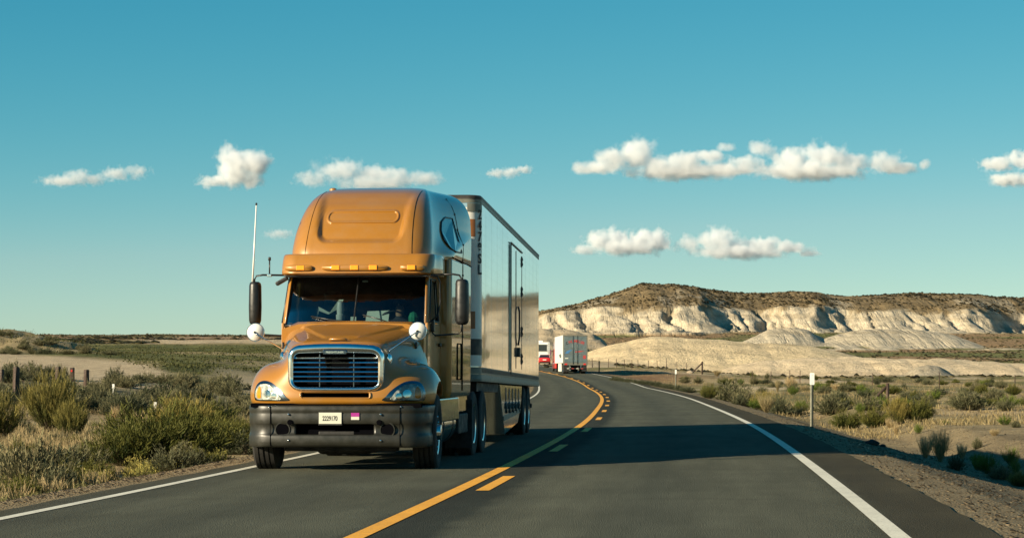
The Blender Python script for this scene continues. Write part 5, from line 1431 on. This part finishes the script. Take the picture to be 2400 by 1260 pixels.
RB = [shrub_mesh('rabbitbrush', 170, 44, (.036,.052,.012), (.145,.135,.030), 1.3, (.06,.13), .016, .45) for _ in range(3)]        # green with yellow tips
RY = [shrub_mesh('rabbitbrush', 150, 36, (.085,.088,.024), (.27,.215,.060), 1.1, (.09,.20), .014, .38, upright=.7) for _ in range(2)]  # yellowish broom
SG = [shrub_mesh('sagebrush', 110, 26, (.090,.090,.045), (.175,.160,.085), 1.4, (.07,.15), .030, .4) for _ in range(3)]               # grey-green
SD = [shrub_mesh('sagebrush', 100, 24, (.050,.058,.030), (.095,.098,.052), 1.45, (.07,.16), .030, .45) for _ in range(2)]            # dark
GT = [shrub_mesh('grass_tuft', 90, 10, (.30,.225,.11), (.44,.34,.19), .75, (.25,.55), .014, .3, (.3,.22,.11), .9) for _ in range(2)]
GG = [shrub_mesh('green_weed', 70, 16, (.075,.115,.018), (.14,.17,.03), 1.1, (.12,.26), .024, .3) for _ in range(2)]
FL = [shrub_mesh('flowering_weed', 60, 14, (.10,.11,.035), (.42,.36,.10), 1.25, (.05,.12), .04, .3, upright=.6) for _ in range(2)]

def plant(me, px, d, w, h, label, cat='shrub', group=None, name=None):
    x = (px-1200)/FPX*d
    o = link_mesh(name or me.name.split('.')[0], me); o.location = (x, d, terr_z(x, d)-.03)
    o.scale = (w*.5*random.uniform(.95, 1.05), w*.5, h); o.rotation_euler = (0, 0, random.uniform(0, 6.28))
    return tag(o, label, cat, group)
def base_y(py_base, z=-.4): return (CAM_H-z)*FPX/(py_base-Y_HOR)
# -- the bushes one can point at, left of the road
plant(RB[0], 372, 42, 2.5, 1.15, 'largest dark green bush beside the left verge, in front of the yellow-topped one')
plant(RB[1], 300, 41, 1.6, .85, 'dark green bush on the left flank of the largest bush')
plant(RB[2], 462, 44, 1.8, 1.0, 'dark green bush on the right flank of the largest bush')
plant(RY[0], 430, 62, 2.2, 1.15, 'yellow-topped broom bush rising behind the largest dark bush')
plant(RB[1], 490, 66, 2.0, 1.1, 'green bush behind the largest bush, close to the tractor')
plant(RY[1], 125, 64, 2.0, 1.55, 'big yellow-green broom bush in front of the tallest fence post')
plant(RY[0], 170, 60, 1.2, 1.0, 'smaller broom bush right of the one before the tallest post')
plant(RY[1], -10, 55, 1.6, 1.1, 'yellow-green bush at the left edge of the picture')
plant(SD[0], 300, 84, 2.0, .95, 'dark olive bush between the fence posts and the two stakes')
plant(SD[1], 238, 86, 1.4, .8, 'dark olive bush just right of the fence posts')
plant(SG[0], 70, 31, 1.3, .75, 'pale grey-green shrub low at the left, nearest the road verge')
plant(SD[0], 120, 37, 1.7, .6, 'dark low shrub behind the pale grey-green one at the left')
plant(SD[1], 20, 36, 1.5, .6, 'dark low shrub at the far left of the verge')
plant(SG[1], 195, 38, 1.1, .55, 'greyish shrub between the dark low shrub and the largest bush')
plant(SD[1], 210, 42, 1.0, .5, 'small dark shrub in dry grass left of the largest bush')
plant(RB[2], 545, 52, 1.3, .6, 'low green bush half hidden by the tractor fender')
plant(SD[0], 560, 47, 1.2, .5, 'low dark shrub against the tractor bumper')
# -- right of the road
for px, d, w, h, me, lab in (
 (1985, 84, 1.4, .75, RB[0], 'green bush at the left end of the row behind the near marker post'),
 (2050, 82, 1.3, .80, RB[1], 'second green bush of the row behind the near marker post'),
 (2105, 80, 1.1, .95, RY[0], 'yellowish broom in the middle of the right-hand bush row'),
 (2150, 80, 1.3, .85, RB[2], 'green bush at the right end of the right-hand bush row'),
 (2310, 46, .60, .40, GG[0], 'bright green weed clump at the right above the shadow'),
 (2238, 44, .42, .34, SD[0], 'small dark shrub touching the edge of the truck shadow'),
 (2368, 50, .5, .42, GG[1], 'narrow green weed near the right edge of the picture'),
 (2385, 42, .55, .3, RY[1], 'low yellow-green clump at the right edge by the shadow'),
 (2340, 44, .6, .3, SG[1], 'low grey clump right of the bright green weed'),
 (2200, 50, .75, .55, GT[0], 'tall pale dry grass tuft above the black lumps'),
 (2165, 52, .6, .4, GT[1], 'shorter pale dry grass tuft left of the tall one'),
 (1950, 100, 2.0, 1.0, SG[0], 'grey-blue sagebrush right behind the near marker post'),
 (2270, 92, 1.9, .85, SG[1], 'broad grey-blue sagebrush on the flat at the right'),
 (2330, 128, 1.5, .8, SG[2], 'smaller grey sagebrush further back at the right'),
 (1660, 112, 1.0, .75, RB[0], 'small green bush left in the scrub clump beside the bend'),
 (1715, 118, 2.4, 1.2, SG[0], 'tall grey sagebrush in the scrub clump beside the bend'),
 (1745, 112, 1.6, 1.0, SG[2], 'rounded grey-green sagebrush in the middle of the scrub clump'),
 (1790, 110, 1.5, .95, RY[0], 'yellowish bush in the scrub clump beside the bend'),
 (1825, 108, 1.4, .95, SD[0], 'dark sagebrush at the right of the scrub clump beside the bend'),
 (1770, 95, .9, .45, GG[0], 'low green weed in front of the scrub clump'),
 (1735, 96, .8, .5, SD[1], 'small dark bush in front of the scrub clump'),
 (1795, 92, 1.0, .55, GT[0], 'pale dry grass tuft in front of the scrub clump')):
    plant(me, px, d, w, h, lab, 'grass' if me in GT else ('weed' if me in GG else 'shrub'))

# -- the many lesser shrubs
def scatter(n, pr, dr, cond=None, pw=1.0):
    out = []; tries = 0
    while len(out) < n and tries < n*60:
        tries += 1
        d = dr[0]*(dr[1]/dr[0])**(random.random()**pw); px = random.uniform(*pr); x = (px-1200)/FPX*d
        xc, zc, th = road_at_y(d); t = x - float(xc)
        if -5.6 < t < 7.5: continue
        if cond and not cond(px, d, t): continue
        out.append((px, d))
    return out
def look(me, h, big):
    return ('large ' if h > big else 'small ') + ('dark olive' if me in SD else 'grey-green' if me in SG else 'green' if me in RB+GG else 'straw-coloured')
for px, d in scatter(100, (-60, 640), (84, 122), None, 1.4):
    me = random.choice(SG+SG+SD); h = random.uniform(.45, .95)
    zone = 'left of the fence posts' if px < 110 else 'behind the fence posts' if px < 225 else 'between posts and stakes' if px < 370 else 'between stakes and tractor'
    plant(me, px, d, random.uniform(.8, 1.9), h, look(me, h, .7) + ' sagebrush, ' + ('front' if d < 98 else 'rear') + ' of scrub belt ' + zone, 'shrub', 'scrub belt ' + zone)
for px, d in scatter(46, (-60, 600), (24, 80), lambda p, d, t: t > -16):
    me = random.choice(SG+SD+RB+[GT[0]]); h = random.uniform(.25, .55)
    zone = 'at the far left' if px < 130 else 'left of the largest bush' if px < 290 else 'around the largest bush' if px < 470 else 'beside the tractor'
    plant(me, px, d, random.uniform(.4, 1.0), h, look(me, h, .4) + ' low plant on the left verge, ' + zone, 'shrub', 'small plants on the left verge ' + zone, 'scrub_plant')
for px, d in scatter(36, (-80, 590), (23, 44), lambda p, d, t: -7.2 < t < -5.4):
    zone = 'near the left edge of the picture' if px < 180 else 'below the largest bush' if px < 440 else 'close to the tractor tyre'
    plant(random.choice(FL), px, d, random.uniform(.25, .55), random.uniform(.15, .32), 'low yellow-flowered weed along the left gravel, ' + zone, 'weed', 'flowering weeds ' + zone)
for px, d in scatter(120, (1480, 2460), (85, 260), lambda p, d, t: t > 9):
    me = random.choice(SG+SD+RB+[GT[0], GG[0]]); h = random.uniform(.3, .75)
    zone = 'left of the scrub clump' if px < 1640 else 'around the scrub clump' if px < 1860 else 'behind the near marker post' if px < 2190 else 'near the right edge'
    plant(me, px, d, random.uniform(.5, 1.5), h, look(me, h, .52) + ' desert shrub on the ' + ('near' if d < 150 else 'far') + ' right flat ' + zone, 'shrub', 'right flat shrubs ' + zone, 'desert_shrub')
for px, d in scatter(26, (2080, 2460), (34, 80), lambda p, d, t: t > 8.5):
    me = random.choice([GT[0], GT[1], GG[1], SG[2]])
    zone = 'left of the bright green weed' if px < 2290 else 'right of the bright green weed'
    plant(me, px, d, random.uniform(.25, .6), random.uniform(.15, .4), look(me, 0, 1) + ' tuft on the stony ground, ' + zone, 'weed', 'tufts on stony ground ' + zone, 'ground_tuft')
for px, d in scatter(26, (-60, 260), (176, 200)):
    me = random.choice(SG+SD); h = random.uniform(.35, .75)
    plant(me, px, d, random.uniform(.7, 1.7), h, look(me, h, .55) + ' shrub on the brushy rise at the far left, ' + ('its left part' if px < 90 else 'its right part'), 'shrub', 'shrubs on the left rise')
# dark brush added in place of a gully-like dark strip below the bend
for k in range(16):
    px = 1440 + k*11.5; d = 205 - k*3.2
    plant(random.choice(SD), px, d, random.uniform(1.0, 1.6), random.uniform(.30, .5), 'low dark brush in the line beyond the bend\'s right edge', 'shrub', 'brush added for the dark strip beside the bend')

# -- what nobody could count
def stuff_blades(name, label, cat, pts, per, ln, wd, c0, c1, tilt, mat, spread):
    n = len(pts); B = np.repeat(pts, per, 0); m = len(B)
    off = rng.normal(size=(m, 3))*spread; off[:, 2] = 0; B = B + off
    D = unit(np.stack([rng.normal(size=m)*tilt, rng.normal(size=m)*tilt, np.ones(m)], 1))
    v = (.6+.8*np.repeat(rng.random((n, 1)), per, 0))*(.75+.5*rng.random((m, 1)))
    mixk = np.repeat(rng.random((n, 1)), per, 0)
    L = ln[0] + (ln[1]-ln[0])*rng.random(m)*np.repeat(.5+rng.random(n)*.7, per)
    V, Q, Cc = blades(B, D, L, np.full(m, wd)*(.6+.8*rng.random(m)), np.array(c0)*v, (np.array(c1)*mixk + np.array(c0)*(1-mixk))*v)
    o = link_mesh(name, mesh_from(name, V, Q, Cc, mat)); return tag(o, label, cat, kind='stuff')
def ground_pts(n, pr, dr, cond, pw=.8):
    d = dr[0]*(dr[1]/dr[0])**(rng.random(n)**pw); px = rng.uniform(pr[0], pr[1], n); x = (px-1200)/FPX*d
    xc, zc, th = road_at_y(d); t = x-xc; keep = cond(px, d, t, fbm(x/5.0, d/5.0, 3)); x, d = x[keep], d[keep]
    z = terrain(x, d)[0]; return np.stack([x, d, z-.02], 1)
P1 = ground_pts(9000, (-120, 700), (22, 100), lambda p, d, t, f: (t < -5.5) & (f > np.where(t > -7.5, .52, .33)))
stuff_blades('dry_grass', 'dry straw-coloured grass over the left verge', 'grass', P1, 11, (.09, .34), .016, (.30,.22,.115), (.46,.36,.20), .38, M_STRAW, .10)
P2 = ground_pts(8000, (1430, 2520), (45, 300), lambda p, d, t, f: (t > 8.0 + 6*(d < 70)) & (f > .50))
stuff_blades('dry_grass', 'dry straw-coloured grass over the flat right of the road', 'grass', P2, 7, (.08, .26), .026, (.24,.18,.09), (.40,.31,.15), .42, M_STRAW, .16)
P3 = ground_pts(3500, (-120, 640), (22, 80), lambda p, d, t, f: (t < -5.2) & (t > -14) & (f > .48))
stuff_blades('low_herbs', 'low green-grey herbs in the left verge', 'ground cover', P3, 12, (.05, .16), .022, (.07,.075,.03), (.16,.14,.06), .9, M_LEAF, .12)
P4 = ground_pts(9000, (-150, 700), (104, 335), lambda p, d, t, f: (t < -9) & (f > .25) & (d > np.interp(p, [-600,0,300,430,480,640,700], [190,190,165,125,108,103,103])+4) & ~((p > 470) & (d < 152)) & (f > .40), 1.0)
stuff_blades('meadow', 'short green growth in the strip across the left hollow', 'ground cover', P4, 8, (.05, .17), .10, (.040,.048,.014), (.085,.078,.026), .9, M_LEAF, .8)
def lumps(name, label, cat, pts, r, col, mat, flat=.8):
    n = len(pts); base = np.array([(1,0,0),(0,1,0),(-1,0,0),(0,-1,0),(0,0,1.0),(0,0,-.3),(.7,.7,.5),(-.7,.7,.5),(-.7,-.7,.5),(.7,-.7,.5)])
    tri = np.array([(0,6,9),(0,6,1),(1,6,7),(1,7,2),(2,7,8),(2,8,3),(3,8,9),(3,9,0),(4,6,7),(4,7,8),(4,8,9),(4,9,6),(5,0,1),(5,1,2),(5,2,3),(5,3,0)])
    R = (r[0] + (r[1]-r[0])*rng.random(n)**2)[:, None, None]
    V = pts[:, None] + base[None]*R*(1+.5*(rng.random((n, 10, 1))-.5))*np.array([1, 1, flat])
    Q = (tri[None] + np.arange(n)[:, None, None]*10).reshape(-1, 3)
    Cc = np.repeat((np.array(col)*(.55+.9*rng.random((n, 1))))[:, None], 10, 1).reshape(-1, 3)
    o = link_mesh(name, mesh_from(name, V.reshape(-1, 3), Q, Cc, mat)); return tag(o, label, cat, kind='stuff')
# scrub on the mesa top
d = rng.uniform(850, 1090, 34000); px = rng.uniform(1230, 3300, 34000); x = (px-1200)/FPX*d
z, col, t, D, kk = terrain(x, d)
keep = kk & (D > -2 + 10*fbm(x/6, d/6, 3)) & (fbm(x/14+3, d/14, 3) + .35*rng.random(len(x)) > .62)
lumps('mesa_scrub', 'dark desert scrub dotted over the top of the mesa', 'ground cover', np.stack([x, d, z], 1)[keep], (.15, .68), (.085,.068,.034), M_LEAF)
d = rng.uniform(300, 870, 9000); px = rng.uniform(1270, 2500, 9000); x = (px-1200)/FPX*d; z, col, t, D, kk = terrain(x, d)
keep = (col[:, 0] < .30) & (rng.random(9000) < .8) & ~kk
lumps('hill_scrub', 'low scrub in the hollows between the pale mounds', 'ground cover', np.stack([x, d, z], 1)[keep], (.12, .5), (.11,.095,.045), M_LEAF)
d = 360*(1500/360)**rng.random(9000); px = rng.uniform(-60, 700, 9000); x = (px-1200)/FPX*d; z, col, t, D, kk = terrain(x, d)
keep = (col[:, 0] < .32) & (fbm(x/25, d/40, 3) > .45)
lumps('plain_scrub', 'far scrub over the plain on the left', 'ground cover', np.stack([x, d, z], 1)[keep], (.2, .9), (.085,.075,.03), M_LEAF, .6)
# loose stones of the gravel shoulders
d = 15*(75/15)**rng.random(16000); xc, zc, th = road_at_y(d)
sd = rng.random(16000) < .68
t = np.where(sd, rng.uniform(5.05, 11.5, 16000), -rng.uniform(4.3, 5.7, 16000)); x = xc + t
z = terrain(x, d)[0]
lumps('loose_stones', 'loose stones of the gravel shoulders', 'gravel', np.stack([x, d, z], 1), (.006, .028), (.30,.23,.155), M_STRAW)
